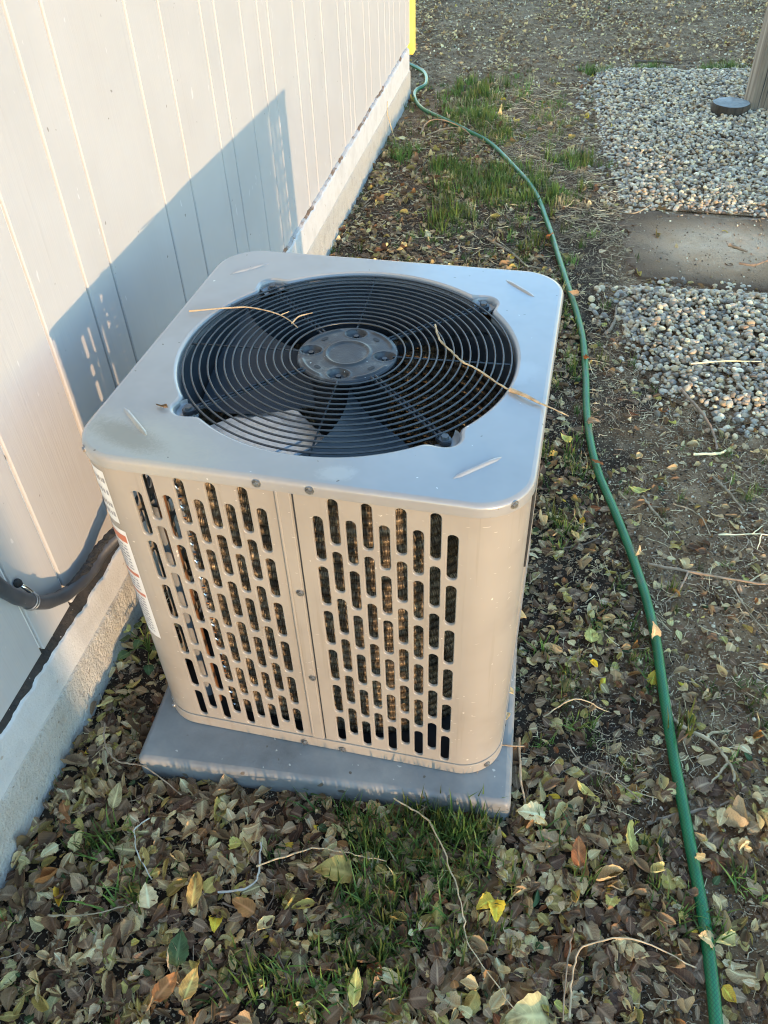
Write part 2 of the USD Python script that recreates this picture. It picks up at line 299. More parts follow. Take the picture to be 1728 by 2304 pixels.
def soil_mat():
    """Bare soil, going over to darker leaf mould on the house side of the hose."""
    N = {"g": ("geometry", {}), "n": ("noise_texture", {"scale": 11, "detail": 10, "roughness": 0.65}), "r": ("rgb_ramp", {"ramp": [(0.28, (0.095, 0.048, 0.023)), (0.45, (0.20, 0.112, 0.056)), (0.6, (0.295, 0.177, 0.092)), (0.75, (0.44, 0.285, 0.16))]}),
         "rd": ("rgb_ramp", {"ramp": [(0.3, (0.025, 0.016, 0.010)), (0.55, (0.065, 0.042, 0.026)), (0.75, (0.13, 0.085, 0.05))]}), "sx": ("separate_xyz", {}), "n3": ("noise_texture", {"scale": 3.0, "detail": 5}), "ad": ("math", {"math_type": "multiply_add", "value2": 0.8}),
         "mr": ("map_range", {"range_type": "smoothstep", "from_min": 0.92, "from_max": 1.16, "clamp": True}), "yr": ("map_range", {"range_type": "smoothstep", "from_min": 1.5, "from_max": 4.6, "to_min": 0.0, "to_max": 1.0, "clamp": True}), "mx": ("math", {"math_type": "maximum"}), "m": ("mix_color", {}),
         "v": ("noise_texture", {"scale": 170, "detail": 1.5}), "vm": ("map_range", {"range_type": "smoothstep", "from_min": 0.61, "from_max": 0.66, "clamp": True}), "vx": ("mix_color", {"b": (0.50, 0.37, 0.23)}),
         "w": ("noise_texture", {"scale": 110, "detail": 2}), "wm": ("map_range", {"range_type": "smoothstep", "from_min": 0.60, "from_max": 0.68, "clamp": True}), "wx": ("mix_color", {"b": (0.035, 0.022, 0.013)}), "off": ("mapping", {"location": (5.2, 1.7, 3.3)}),
         "bn": ("noise_texture", {"scale": 130, "detail": 5, "roughness": 0.65}), "b": ("bump", {"strength": 1.0, "distance": 0.012}), "p": ("principled_bsdf", {"roughness": 0.95, "specular_ior_level": 0.12})}
    L = [("g.position", "n.vector"), ("n.fac", "r.fac"), ("n.fac", "rd.fac"), ("g.position", "sx.vector"), ("g.position", "n3.vector"), ("n3.fac", "ad.value1"), ("sx.x", "ad.value3"), ("ad.value", "mr.value"), ("sx.y", "yr.value"), ("mr.result", "mx.value1"), ("yr.result", "mx.value2"),
         ("rd.color", "m.a"), ("r.color", "m.b"), ("mx.value", "m.fac"), ("g.position", "v.vector"), ("v.fac", "vm.value"), ("vm.result", "vx.fac"), ("m.result", "vx.a"), ("g.position", "off.vector"), ("off.vector", "w.vector"), ("w.fac", "wm.value"), ("wm.result", "wx.fac"), ("vx.result", "wx.a"),
         ("wx.result", "p.base_color"), ("g.position", "bn.vector"), ("bn.fac", "b.height"), ("b.normal", "p.normal")]
    return mat("soil", N, L)
M["soil"] = soil_mat()
def slab_mat():
    N = {"g": ("geometry", {}), "n": ("noise_texture", {"scale": 3.2, "detail": 9, "roughness": 0.65}), "mp": ("mapping", {"mapping_type": "texture", "location": (1.13, 2.33, 0.0), "scale": (0.46, 0.34, 1.0)}),
         "ln": ("vector_math", {"math_type": "length"}), "ad": ("math", {"math_type": "multiply_add", "value2": 1.25}), "mr": ("map_range", {"range_type": "smoothstep", "from_min": 1.0, "from_max": 1.75, "clamp": True}),
         "r": ("rgb_ramp", {"ramp": [(0.32, (0.24, 0.13, 0.064)), (0.45, (0.40, 0.24, 0.13)), (0.55, (0.50, 0.325, 0.195)), (0.7, (0.58, 0.40, 0.26))]}), "x": ("mix_color", {"b": (0.14, 0.082, 0.045)}), "n2": ("noise_texture", {"scale": 45, "detail": 3}),
         "m2": ("map_range", {"range_type": "smoothstep", "from_min": 0.60, "from_max": 0.80, "to_max": 0.5, "clamp": True}), "x2": ("mix_color", {"b": (0.12, 0.08, 0.05)}), "bn": ("noise_texture", {"scale": 140, "detail": 4}), "b": ("bump", {"strength": 1.0, "distance": 0.008}),
         "p": ("principled_bsdf", {"roughness": 0.9, "specular_ior_level": 0.2})}
    L = [("g.position", "n.vector"), ("g.position", "mp.vector"), ("mp.vector", "ln.vector1"), ("n.fac", "ad.value1"), ("ln.value", "ad.value3"), ("ad.value", "mr.value"), ("n.fac", "r.fac"), ("r.color", "x.a"), ("mr.result", "x.fac"),
         ("g.position", "n2.vector"), ("n2.fac", "m2.value"), ("m2.result", "x2.fac"), ("x.result", "x2.a"), ("x2.result", "p.base_color"), ("g.position", "bn.vector"), ("bn.fac", "b.height"), ("b.normal", "p.normal")]
    return mat("soil_stained_slab", N, L)
M["slab"] = slab_mat()
def wood_mat(name, c0, c1, c2):
    N = {"tc": ("texture_coordinate", {}), "mp": ("mapping", {"scale": (30, 30, 1.6)}), "n": ("noise_texture", {"scale": 1.0, "detail": 8, "roughness": 0.65}),
         "r": ("rgb_ramp", {"ramp": [(0.3, c0), (0.5, c1), (0.7, c2)]}), "b": ("bump", {"strength": 0.6, "distance": 0.004}), "p": ("principled_bsdf", {"roughness": 0.85, "specular_ior_level": 0.2})}
    return mat(name, N, [("tc.object", "mp.vector"), ("mp.vector", "n.vector"), ("n.fac", "r.fac"), ("r.color", "p.base_color"), ("n.fac", "b.height"), ("b.normal", "p.normal")])
M["post"] = wood_mat("weathered_wood", (0.085, 0.062, 0.043), (0.20, 0.155, 0.112), (0.31, 0.25, 0.185))
M["log"] = wood_mat("bark_brown", (0.03, 0.022, 0.016), (0.055, 0.042, 0.031), (0.085, 0.066, 0.05))
M["log_top"] = noisy("cut_wood_face", [(0.3, (0.12, 0.12, 0.115)), (0.7, (0.21, 0.21, 0.20))], 30, 0.8, 0.5, 80)

def litter(name, c, var=0.35, rough=0.7, vein=True, transl=0.25):
    """Dead leaf: colour varies from piece to piece, pale midrib and side veins from the leaf's own coordinates, slightly translucent."""
    N = {"oi": ("object_info", {}), "uv": ("uvmap", {"attribute": "st"}), "sx": ("separate_xyz", {}), "ab": ("math", {"math_type": "absolute"}),
         "mid": ("map_range", {"from_min": 0.02, "from_max": 0.10, "to_min": 0.55, "to_max": 0.0, "clamp": True}),
         "sv": ("math", {"math_type": "multiply_add", "value2": -0.35}), "sv2": ("math", {"math_type": "multiply", "value2": 9.0}), "sv3": ("math", {"math_type": "pingpong", "value2": 0.5}),
         "sv4": ("map_range", {"from_min": 0.0, "from_max": 0.10, "to_min": 0.28, "to_max": 0.0, "clamp": True}), "mxv": ("math", {"math_type": "maximum"}),
         "tc": ("texture_coordinate", {}), "n": ("noise_texture", {"scale": 55, "detail": 5}), "nr": ("rgb_ramp", {"ramp": [(0.3, (0.55, 0.5, 0.45)), (0.55, (1, 1, 1)), (0.8, (1.25, 1.2, 1.1))]}),
         "mr": ("map_range", {"to_min": 1.0 - var, "to_max": 1.0 + var}), "hs": ("hsv", {"color": c}), "mh": ("map_range", {"to_min": 0.485, "to_max": 0.515}),
         "mu": ("mix_color", {"blend_type": "multiply", "fac": 1.0, "use_clamp": False}), "vx": ("mix_color", {"b": tuple(min(1, k * 1.9 + 0.03) for k in c)}),
         "p": ("principled_bsdf", {"roughness": rough, "specular_ior_level": 0.3}), "t": ("translucent_bsdf", {}), "x": ("mix_closure", {"fac": transl}), "b": ("bump", {"strength": 0.4, "distance": 0.001})}
    L = [("uv.UV", "sx.vector"), ("sx.x", "ab.value1"), ("ab.value", "mid.value"), ("ab.value", "sv.value1"), ("sx.y", "sv.value3"), ("sv.value", "sv2.value1"), ("sv2.value", "sv3.value1"), ("sv3.value", "sv4.value"),
         ("mid.result", "mxv.value1"), ("sv4.result", "mxv.value2"), ("tc.object", "n.vector"), ("n.fac", "nr.fac"), ("oi.random", "mr.value"), ("mr.result", "hs.value"), ("oi.random", "mh.value"), ("mh.result", "hs.hue"),
         ("hs.color", "mu.a"), ("nr.color", "mu.b"), ("mu.result", "vx.a"), ("mxv.value", "vx.fac"), ("vx.result", "p.base_color"), ("vx.result", "t.color"), ("mxv.value", "b.height"), ("b.normal", "p.normal"),
         ("p.BSDF", "x.closure1"), ("t.BSDF", "x.closure2")]
    return mat(name, N, L, surface="x.closure")
LEAF = {"umber": (0.15, 0.090, 0.050), "greybrown": (0.31, 0.215, 0.130), "tan": (0.54, 0.39, 0.21), "olive": (0.34, 0.26, 0.085), "sage": (0.46, 0.395, 0.20), "chestnut": (0.21, 0.122, 0.065),
        "yellow": (0.52, 0.39, 0.12), "pale": (0.68, 0.54, 0.32), "rust": (0.30, 0.135, 0.05), "green": (0.06, 0.10, 0.04), "lime": (0.50, 0.45, 0.14), "bright": (0.74, 0.51, 0.06)}
LM = {k: litter("leaf_" + k, tuple(min(0.85, k_ * q) for k_, q in zip((1.16, 1.07, 0.96), c)), var=0.42 if k in ("umber", "greybrown", "tan", "olive", "sage", "chestnut") else 0.15) for k, c in LEAF.items()}

def plain(name, c, var=0.3, rough=0.8, hv=0.015, spec=0.25, transl=0.0, tex=None):
    N = {"oi": ("object_info", {}), "g": ("geometry", {}), "mr": ("map_range", {"to_min": 1 - var, "to_max": 1 + var}), "mh": ("map_range", {"to_min": 0.5 - hv, "to_max": 0.5 + hv}), "hs": ("hsv", {"color": c}),
         "p": ("principled_bsdf", {"roughness": rough, "specular_ior_level": spec})}
    L = [("oi.random", "mr.value"), ("mr.result", "hs.value"), ("oi.random", "mh.value"), ("mh.result", "hs.hue")]
    col = "hs.color"
    if tex:
        N.update({"tc": ("texture_coordinate", {}), "n": ("noise_texture", {"scale": tex, "detail": 5}), "nr": ("rgb_ramp", {"ramp": [(0.3, (0.6, 0.58, 0.55)), (0.6, (1, 1, 1)), (0.8, (1.2, 1.18, 1.15))]}),
                  "mu": ("mix_color", {"blend_type": "multiply", "fac": 1.0, "use_clamp": False}), "b": ("bump", {"strength": 0.4, "distance": 0.002})})
        L += [("tc.object", "n.vector"), ("n.fac", "nr.fac"), (col, "mu.a"), ("nr.color", "mu.b"), ("n.fac", "b.height"), ("b.normal", "p.normal")]; col = "mu.result"
    L.append((col, "p.base_color"))
    if transl:
        N["t"] = ("translucent_bsdf", {}); N["x"] = ("mix_closure", {"fac": transl}); L += [(col, "t.color"), ("p.BSDF", "x.closure1"), ("t.BSDF", "x.closure2")]
        return mat(name, N, L, surface="x.closure")
    return mat(name, N, L)
M["straw"] = plain("dry_straw", (0.74, 0.56, 0.33), 0.35, 0.7)
M["twig_pale"] = plain("pale_twig", (0.42, 0.30, 0.18), 0.3, 0.75, tex=60)
M["twig_grey"] = plain("grey_brown_twig", (0.26, 0.185, 0.12), 0.3, 0.8, tex=60)
M["twig_dark"] = plain("dark_twig", (0.11, 0.082, 0.06), 0.3, 0.8, tex=60)
M["white_stem"] = plain("bleached_stem", (0.52, 0.47, 0.38), 0.1, 0.6, tex=40)
M["crumb"] = plain("soil_crumb", (0.24, 0.16, 0.095), 0.45, 0.95)
M["chip"] = plain("pale_chip", (0.64, 0.52, 0.36), 0.4, 0.85)
M["grass"] = plain("grass_blade", (0.075, 0.105, 0.022), 0.35, 0.5, 0.03, 0.3, transl=0.3)
M["grass_light"] = plain("light_grass_blade", (0.15, 0.20, 0.04), 0.3, 0.5, 0.03, 0.3, transl=0.3)
M["grass_dry"] = plain("dry_grass_blade", (0.42, 0.33, 0.16), 0.3, 0.7, 0.02, transl=0.2)
PEB = {"grey": (0.48, 0.375, 0.255), "blue": (0.34, 0.285, 0.22), "cream": (0.72, 0.53, 0.31), "white": (0.74, 0.595, 0.41), "tan": (0.50, 0.33, 0.18), "dark": (0.20, 0.15, 0.105)}
PM = {k: plain("pebble_" + k, c, 0.25, 0.6, 0.01, 0.35, tex=35) for k, c in PEB.items()}

# ------------------------------------------------------------------ ground
def bump_h(x, y):
    p = np.stack([np.asarray(x, float), np.asarray(y, float), np.zeros_like(np.asarray(x, float))], -1)
    h = (meshkit.fbm(p * 1.7, 3, 5) - 0.5) * 0.030 + (meshkit.fbm(p * 9.0, 4, 11) - 0.5) * 0.016
    mound = 0.02 * np.exp(-(((p[..., 0] + 0.2) / 0.25) ** 2 + ((p[..., 1] - 3.9) / 0.25) ** 2)) + 0.03 * np.exp(-(((p[..., 0] + 0.22) / 0.10) ** 2 + ((p[..., 1] - 2.9) / 0.12) ** 2))
    return h + mound
SLAB = np.array([(0.71, 1.97), (0.66, 2.73), (1.55, 2.66), (1.60, 1.90)])
PAD_C, PAD_H, PAD_RZ = np.array([-0.0215, -0.051]), (0.395, 0.403), 0.030
def gh(x, y):
    x, y = np.asarray(x, float), np.asarray(y, float)
    near = np.clip(1.0 - np.hypot(np.maximum(np.abs(x) - 0.40, 0), np.maximum(np.abs(y + 0.05) - 0.42, 0)) / 0.10, 0, 1)
    inslab = np.clip(1.0 - np.hypot(np.maximum(np.abs(x - 1.13) - 0.44, 0), np.maximum(np.abs(y - 2.3) - 0.40, 0)) / 0.08, 0, 1)
    h = bump_h(x, y); h = h * (1 - near) + (-0.004) * near
    return h * (1 - inslab) - 0.004 * inslab

ground = thing("ground", kind="structure")
xs = np.r_[-0.66, np.arange(-0.64, 2.6, 0.022)]; ys = np.arange(-1.8, 6.2, 0.022)
ys = np.r_[ys, np.geomspace(6.22, 14, 90)]
X, Y = np.meshgrid(xs, ys, indexing="ij")
Z = gh(X, Y) + (meshkit.fbm(np.stack([X * 38, Y * 38, X * 0], -1), 3, 3) - 0.5) * 0.010
fade = np.clip((Y - 9) / 4, 0, 1); Z = Z * (1 - fade)
obj("soil", (np.stack([X, Y, Z], -1).reshape(-1, 3), grid_faces(*X.shape)), M["soil"], ground, smooth=True)
# the same earth goes on to the horizon
R_ = 400.0
a_, b_, c_, d_ = xs[0], xs[-1], ys[0], ys[-1]
far = shapely.box(-R_, -R_, R_, R_).difference(shapely.box(a_ + .01, c_ + .01, b_ - .01, d_ - .01))
obj("soil", fill(far, -0.012), M["soil"], ground)

# ------------------------------------------------------------------ house wall
SX = -0.605                                    # face of the siding
K = (0.3242 + 0.605) / (0.3242 + 0.592)
gy = [-0.66, -0.376, -0.248, -0.016, 0.164, 0.279, 0.606, 0.780, 1.032, 1.135, 1.338, 1.498, 1.603, 1.885, 2.039, 2.276, 2.556, 2.703, 2.790, 3.074, 3.209, 3.445, 3.620, 3.759, 3.896, 4.10, 4.30]
gy = [CAM_POS[1] + (g - CAM_POS[1]) * K for g in gy]
edges = [-3.0, -2.66, -2.35, -2.0, -1.72, -1.45, -1.22, -0.98] + gy + [4.55]
house = thing("house", "house wall of pale vertical boards above a painted concrete foundation", "house")
GW = 0.0042
def board_profile(y0, y1, z0, z1, seed):
    """A vertical board, its long edges eased, its bottom edge a little uneven."""
    e, t = 0.0022, 0.010
    prof = [(SX - t, y0), (SX - e, y0), (SX, y0 + e), (SX, y1 - e), (SX - e, y1), (SX - t, y1)]
    zs = [z0, z0 + 0.4, 0.9, 1.4, z1]; rr = np.random.default_rng(seed)
    v = []
    for i, z in enumerate(zs):
        for (x, y) in prof: v.append((x, y + (rr.normal(0, 0.0004) if 0 < i < 4 else 0), z + (rr.normal(0, 0.0015) if i == 0 else 0)))
    v = np.array(v); f = grid_faces(len(zs), len(prof)); k = len(v)
    v = np.vstack([v, [[SX - t / 2, (y0 + y1) / 2, z0]]]); n = len(prof)
    caps = np.array([[k, (i + 1) % n, i] for i in range(n)])
    return v, np.vstack([f[:, [0, 1, 2]], f[:, [0, 2, 3]], caps])
def sill_z(y): return 0.257 + (y + 0.6) * 0.0033
for i in range(len(edges) - 1):
    y0, y1 = edges[i] + GW, edges[i + 1] - GW
    obj("siding_board", board_profile(y0, y1, sill_z((y0 + y1) / 2), 2.6, i), M["siding"], house)
obj("sheathing", box(-0.75, SX - 0.0075, -3.0, 4.55, 0.262, 2.6), M["groove"], house)
obj("corner_board", box(SX - 0.08, SX + 0.020, 4.553, 4.66, 0.20, 2.6, 0.003), M["trim"], house)
obj("gable_wall", box(-4.2, SX - 0.085, 4.575, 4.65, 0.20, 2.6), M["siding"], house)
# foundation: a smooth painted upper band over a rough lower course, with the bare ledge left above it
FX = -0.588
def top_edge(y): 
    return np.interp(y, [-3, -0.567, -0.343, -0.2, -0.064, 0.3, 0.7, 2.0, 4.4], [0.246, 0.245, 0.233, 0.225, 0.222, 0.235, 0.252, 0.258, 0.268])
yy_ = np.r_[np.arange(-3.0, -0.9, 0.05), np.arange(-0.9, 0.6, 0.006), np.arange(0.6, 4.42, 0.012)]
n_ = lambda s, sc: meshkit.fbm(np.stack([yy_ * sc, yy_ * 0 + s, yy_ * 0], -1), 4, 2) - 0.5
te = top_edge(yy_) + n_(1, 40) * 0.020
def strip(rows): 
    v = np.stack([np.stack([np.broadcast_to(x, yy_.shape), yy_, np.broadcast_to(z, yy_.shape)], -1) for x, z in rows])
    return v.reshape(-1, 3), grid_faces(len(rows), len(yy_))
joint = 0.146 + n_(4, 6) * 0.006
obj("foundation_band", strip([(FX + n_(2, 30) * 0.002, joint), (FX + n_(3, 30) * 0.002, (joint + te) / 2), (FX + n_(2, 22) * 0.002, te - 0.003), (FX - 0.004, te + 0.001), (FX - 0.014, te + 0.004)]), M["band"], house, smooth=True)
lo = FX + 0.006 + n_(7, 25) * 0.007
lo2 = FX + 0.007 + n_(8, 25) * 0.009
obj("foundation", strip([(FX + 0.03, -0.10), (lo2 + 0.004, 0.0), (lo2, 0.05), (lo, 0.10), (lo, joint - 0.004), (FX - 0.002, joint + 0.0005)]), M["concrete"], house, smooth=True)
led = strip([(FX - 0.004, te - 0.002), (FX - 0.010, te + 0.006), (SX - 0.001, np.maximum(te + 0.010, 0.252)), (SX - 0.012, 0.265 + 0 * te)])
v_, f_ = led; isn = v_[f_[:, 0], 1] < 0.42
for nm, sel, mm in (("sill_gap", isn, "tar"), ("sill_ledge", ~isn, "ledge")):
    t_ = trimesh.Trimesh(v_, np.vstack([f_[sel][:, [0, 1, 2]], f_[sel][:, [0, 2, 3]]]), process=False); t_.remove_unreferenced_vertices()
    t_.vertices = t_.vertices + np.column_stack([0 * t_.vertices[:, 0], 0 * t_.vertices[:, 0], (meshkit.fbm(t_.vertices * 60, 3, 9) - 0.5) * 0.006])
    obj(nm, t_, M[mm], house, smooth=True)
obj("foundation_return", box(-4.2, FX - 0.006, 4.39, 4.42, -0.1, 0.255, 0.004), M["concrete"], house)
obj("top_plate", box(-4.2, SX + 0.01, -3.0, 4.66, 2.603, 2.75), M["trim"], house)

# pad -------------------------------------------------------------
pad = thing("equipment_pad", "grey composite pad lying under the air conditioning unit", "pad", (*PAD_C, 0.0), PAD_RZ)
def pad_mesh():
    hx, hy, T = PAD_H[0], PAD_H[1], 0.060; rows = []
    for d, z, r in ((0.0, -0.03, .012), (0.0, 0.046, .012), (0.0015, 0.053, .012), (0.006, 0.0585, .012), (0.013, 0.060, .012)):
        o = rrect(hx - d, hy - d, max(r - d * .3, .004), 5); rows.append(np.column_stack([o, np.full(len(o), z)]))
    n = len(rows[0]); v = np.vstack(rows); f = grid_faces(len(rows), n, False, True)[:, [0, 3, 2, 1]]
    o = rows[-1]; ft = fill_front(Polygon(o[:, :2]))
    return cat((v, f), (np.column_stack([ft[0], np.full(len(ft[0]), 0.060)]), ft[1]))
obj("slab", pad_mesh(), M["pad"], pad, smooth=35)

# ------------------------------------------------------------------ the unit
HX, HY, CR, T = 0.370, 0.3757, 0.085, 0.8067
PHI = -0.0485
ac = thing("air_conditioner", "square taupe outdoor air conditioning unit with slotted sides and round top grille", "air conditioner", (0, 0, 0), PHI)
odd_z = [(0.739, 0.640), (0.6255, 0.529), (0.5135, 0.4205), (0.405, 0.3125), (0.296, 0.205), (0.189, 0.098 + .004)]
even_z = [(0.780, 0.680), (0.665, 0.567), (0.551, 0.456), (0.442, 0.347), (0.333, 0.243), (0.226, 0.133)]
SW = 0.0085
def slot_outline(s, z1, z0, grow):
    r = SW + grow; a = np.linspace(0, PI, 9)
    t = np.column_stack([s + r * np.cos(a), z1 - SW + r * np.sin(a)]); b = np.column_stack([s - r * np.cos(a), z0 + SW - r * np.sin(a)])
    return np.vstack([t, b])
ZB, ZT = 0.0975, 0.7865
def flat_panel(length, cols):
    """Panel in (s, z, depth): s from 0 to length, rolled-in slot rims. depth grows inward."""
    holes, rims = [], []
    for i, s in enumerate(cols):
        for z1, z0 in (odd_z if i % 2 == 0 else even_z):
            if z1 > 0.775: z1 -= 0.001
            O, I = slot_outline(s, z1, z0, 0.0016), slot_outline(s, z1, z0, 0.0)
            holes.append(O); n = len(O)
            v = np.vstack([np.column_stack([O, np.zeros(n)]), np.column_stack([(O + I) / 2, np.full(n, .0006)]), np.column_stack([I, np.full(n, .0020)]), np.column_stack([I, np.full(n, .0050)])])
            rims.append((v, grid_faces(4, n, False, True)))
    poly = Polygon([(0, ZB), (length, ZB), (length, ZT), (0, ZT)], holes)
    v, f = fill_front(poly)
    return cat((np.column_stack([v, np.zeros(len(v))]), f), *rims)
# four sides: origin at mid-face, direction of s, outward normal; each louvred panel wraps one corner
def wrap_panel(corner):
    """corner 0 FR, 1 BR, 2 BL, 3 FL (local frame). Two flat halves joined by the rounded corner."""
    parts = []
    N = [(0, -1), (1, 0), (0, 1), (-1, 0)]                 # faces front, right, back, left
    H = [HY, HX, HY, HX]; W = [HX, HY, HX, HY]
    fa, fb = corner, (corner + 1) % 4
    # travelling counter-clockwise: second half of face fa (mid -> corner), corner arc, first half of face fb
    for face, first in ((fa, True), (fb, False)):
        nx, ny = N[face]; tx, ty = -ny, nx                 # travel direction
        L = W[face] - CR
        cols = [0.0465 + 0.0269 * k for k in range(9)]
        v, f = flat_panel(L, cols)
        s, z, d = v[:, 0], v[:, 1], v[:, 2]
        sg = s if first else -s
        px = nx * (H[face] - d) + tx * sg; py = ny * (H[face] - d) + ty * sg
        parts.append((np.column_stack([px, py, z]), f))
    sx, sy = [(1, -1), (1, 1), (-1, 1), (-1, -1)][corner]
    a0 = [-PI / 2, 0, PI / 2, PI][corner]
    a = np.linspace(a0, a0 + PI / 2, 15)
    c = np.column_stack([sx * (HX - CR) + CR * np.cos(a), sy * (HY - CR) + CR * np.sin(a)])
    v = np.vstack([np.column_stack([c, np.full(len(a), z)]) for z in (ZB, ZT)])
    parts.append((v, grid_faces(2, len(a))))
    return cat(*parts)
for c_i in range(4): obj("louver_panel", wrap_panel(c_i), M["taupe"], ac, smooth=35)
# front seam: a folded flange with a dark joint beside it
obj("seam_flange", cat(box(-0.0155, 0.0075, -HY - 0.0040, -HY - 0.0004, 0.100, 0.7862, 0.0012), box(-0.0165, -0.0125, -HY - 0.0052, -HY - 0.0006, 0.105, 0.7860, 0.001)), M["taupe"], ac)
obj("seam_joint", box(0.0100, 0.0122, -HY - 0.0010, -HY + 0.002, 0.100, 0.7862), M["dark"], ac)
# base pan: rim with a dark joint line above it
def ring_band(rows, seg=12):
    P = [np.column_stack([rrect(HX + o, HY + o, CR + o, seg), np.full(4 * (seg + 1), z)]) for o, z in rows]
    return np.vstack(P), grid_faces(len(P), len(P[0]), False, True)[:, [0, 3, 2, 1]]
obj("base_pan", cat(ring_band([(-0.012, 0.0615), (0.0005, 0.063), (0.0022, 0.066), (0.0022, 0.0925), (0.0012, 0.0945), (-0.003, 0.0950), (-0.006, 0.093)])), M["taupe"], ac, smooth=35)
obj("pan_floor", fill(Polygon(rrect(HX - .004, HY - .004, CR, 8)), 0.078), M["dark"], ac)
obj("joint_gap", ring_band([(-0.003, 0.0930), (-0.003, 0.0990)]), M["dark"], ac)
# top cover --------------------------------------------------------
NTH = 360
th = np.arange(NTH) * 2 * PI / NTH
RO = 0.308; BR = 0.313
def hole_r(grow=0.0):
    r = np.full(NTH, RO + grow)
    for k in range(4):
        a0 = PI / 4 + k * PI / 2; da = (th - a0 + PI) % (2 * PI) - PI; rs = 0.024 + grow
        disc = rs ** 2 - (BR * np.sin(da)) ** 2
        q = np.where((disc > 0) & (np.abs(da) < 0.5), BR * np.cos(da) + np.sqrt(np.maximum(disc, 0)), 0)
        r = np.maximum(r, q)
    # soften the cusps
    for _ in range(3): r = np.maximum(r * .999, (np.roll(r, 1) + r + np.roll(r, -1)) / 3)
    return r
def hole_ring(grow, z):
    r = hole_r(grow); return np.column_stack([r * np.cos(th), r * np.sin(th), np.full(NTH, z)])
def cover_mesh():
    skirt = ring_band([(0.0005, 0.7835), (0.0036, 0.7838), (0.0042, 0.7855), (0.0038, 0.7990), (0.0024, 0.8032), (-0.0012, 0.8057), (-0.0055, 0.8067)], 14)
    outer = rrect(HX - 0.0055, HY - 0.0055, CR - 0.0055, 14)
    rings = [hole_ring(.0085, T), hole_ring(.005, T - .0010), hole_ring(.002, T - .0040), hole_ring(0, T - .010), hole_ring(-.0005, T - .022)]
    poly = Polygon(outer, [rings[0][:, :2]]); ft = fill_front(poly)
    top = (np.column_stack([ft[0], np.full(len(ft[0]), T)]), ft[1])
    lipm = (np.vstack(rings), grid_faces(len(rings), NTH, False, True))
    bits = [skirt, top, lipm]
    for (ax, ay), (bx, by) in (((0.251, -0.323), (0.316, -0.258)), ((0.253, 0.324), (0.317, 0.263)), ((-0.327, -0.247), (-0.255, -0.312)), ((-0.327, 0.25), (-0.258, 0.315))):
        A, B = np.array([ax, ay]), np.array([bx, by]); d = (B - A) / np.linalg.norm(B - A); nrm = np.array([-d[1], d[0]]); rows = []
        for t in np.linspace(0, 1, 9):
            w = 0.0042 * min(1, 6 * t + .25, 6 * (1 - t) + .25); hgt = 0.0036 * min(1, 6 * t, 6 * (1 - t))
            for s in np.linspace(-1, 1, 7): rows.append((*(A + (B - A) * t + nrm * w * s), T + 0.0001 + hgt * (1 - s * s)))
        bits.append((np.array(rows), grid_faces(9, 7)[:, ::-1]))
    return cat(*bits)
obj("top_cover", cover_mesh(), M["cover"], ac, smooth=40)
for k in range(4):                                              # pressed pockets that take the guard's feet
    a0 = PI / 4 + k * PI / 2; c0 = np.array([math.cos(a0), math.sin(a0)]) * BR
    pv, pf = lathe([(0.0, T - .0165), (0.010, T - .0165), (0.017, T - .0160), (0.0225, T - .0135), (0.0255, T - .0085), (0.0270, T - .0035)], 40, (c0[0], c0[1], 0))
    pf = np.vstack([pf[:, [0, 1, 2]], pf[:, [0, 2, 3]]]); pf = pf[np.hypot(*pv[pf].mean(1)[:, :2].T) > RO - 0.001]; ids_ = np.unique(pf); nw_ = np.full(len(pv), -1); nw_[ids_] = np.arange(len(ids_)); pv, pf = pv[ids_], nw_[pf]
    obj("guard_pocket", (pv, pf), M["cover"], ac, smooth=True)
obj("fan_shroud", lathe([(0.3075, T - .0215), (0.3055, 0.74), (0.3045, 0.70), (0.310, 0.665), (0.325, 0.645)], 72), M["shroud"], ac, smooth=True)
# guard: thin rings, spokes, four feet
for k in range(14):
    r_ = 0.1065 + 0.01495 * (13 - k); a = np.arange(96) * 2 * PI / 96
    g_ = obj("fan_guard" if k == 0 else "guard_ring", tube(np.column_stack([r_ * np.cos(a), r_ * np.sin(a), np.full(96, T - .0035)]), 0.00195, 7, closed=True), M["black_metal"], ac if k == 0 else guard, smooth=True)
    if k == 0: guard = g_
for a in (0.06, PI / 2 + 0.06, PI + .06, 1.5 * PI + .06):
    obj("guard_spoke", tube([(r_ * math.cos(a), r_ * math.sin(a), T - .0075) for r_ in (0.085, 0.303)], 0.0019, 6), M["black_metal"], guard, smooth=True)
for k in range(4):
    a0 = PI / 4 + k * PI / 2; d = np.array([math.cos(a0), math.sin(a0)]); nrm = np.array([-d[1], d[0]]); bits = []
    for s in (-1, 1): bits.append(tube([(*(d * r_ + nrm * 0.0042 * s), T - .0080) for r_ in (0.088, 0.2, 0.312)], 0.0026, 7))
    foot = rrect(0.0155, 0.0095, 0.0090, 6)
    fv = np.vstack([np.column_stack([foot, np.full(len(foot), z)]) for z in (T - .0135, T - .0065)]); ff = grid_faces(2, len(foot), False, True)[:, ::-1]
    fm = cat((fv, ff), fill(Polygon(foot), T - .0065)); R2 = np.array([[d[0], nrm[0]], [d[1], nrm[1]]])
    fm[0][:, :2] = fm[0][:, :2] @ R2.T + d * 0.309
    arm = obj("guard_arm", cat(*bits, fm), M["black_metal"], guard, smooth=35)
    bolt = trimesh.creation.cylinder(0.0068, 0.0075, sections=6); bolt.apply_translation([*(d * 0.313), T - .003])
    obj("guard_bolt", cat(bolt, lathe([(0.0098, T - .0066), (0.0098, T - .0052), (0.006, T - .0048)], 18, (*(d * 0.313), 0))), M["shroud"], ac, smooth=30)
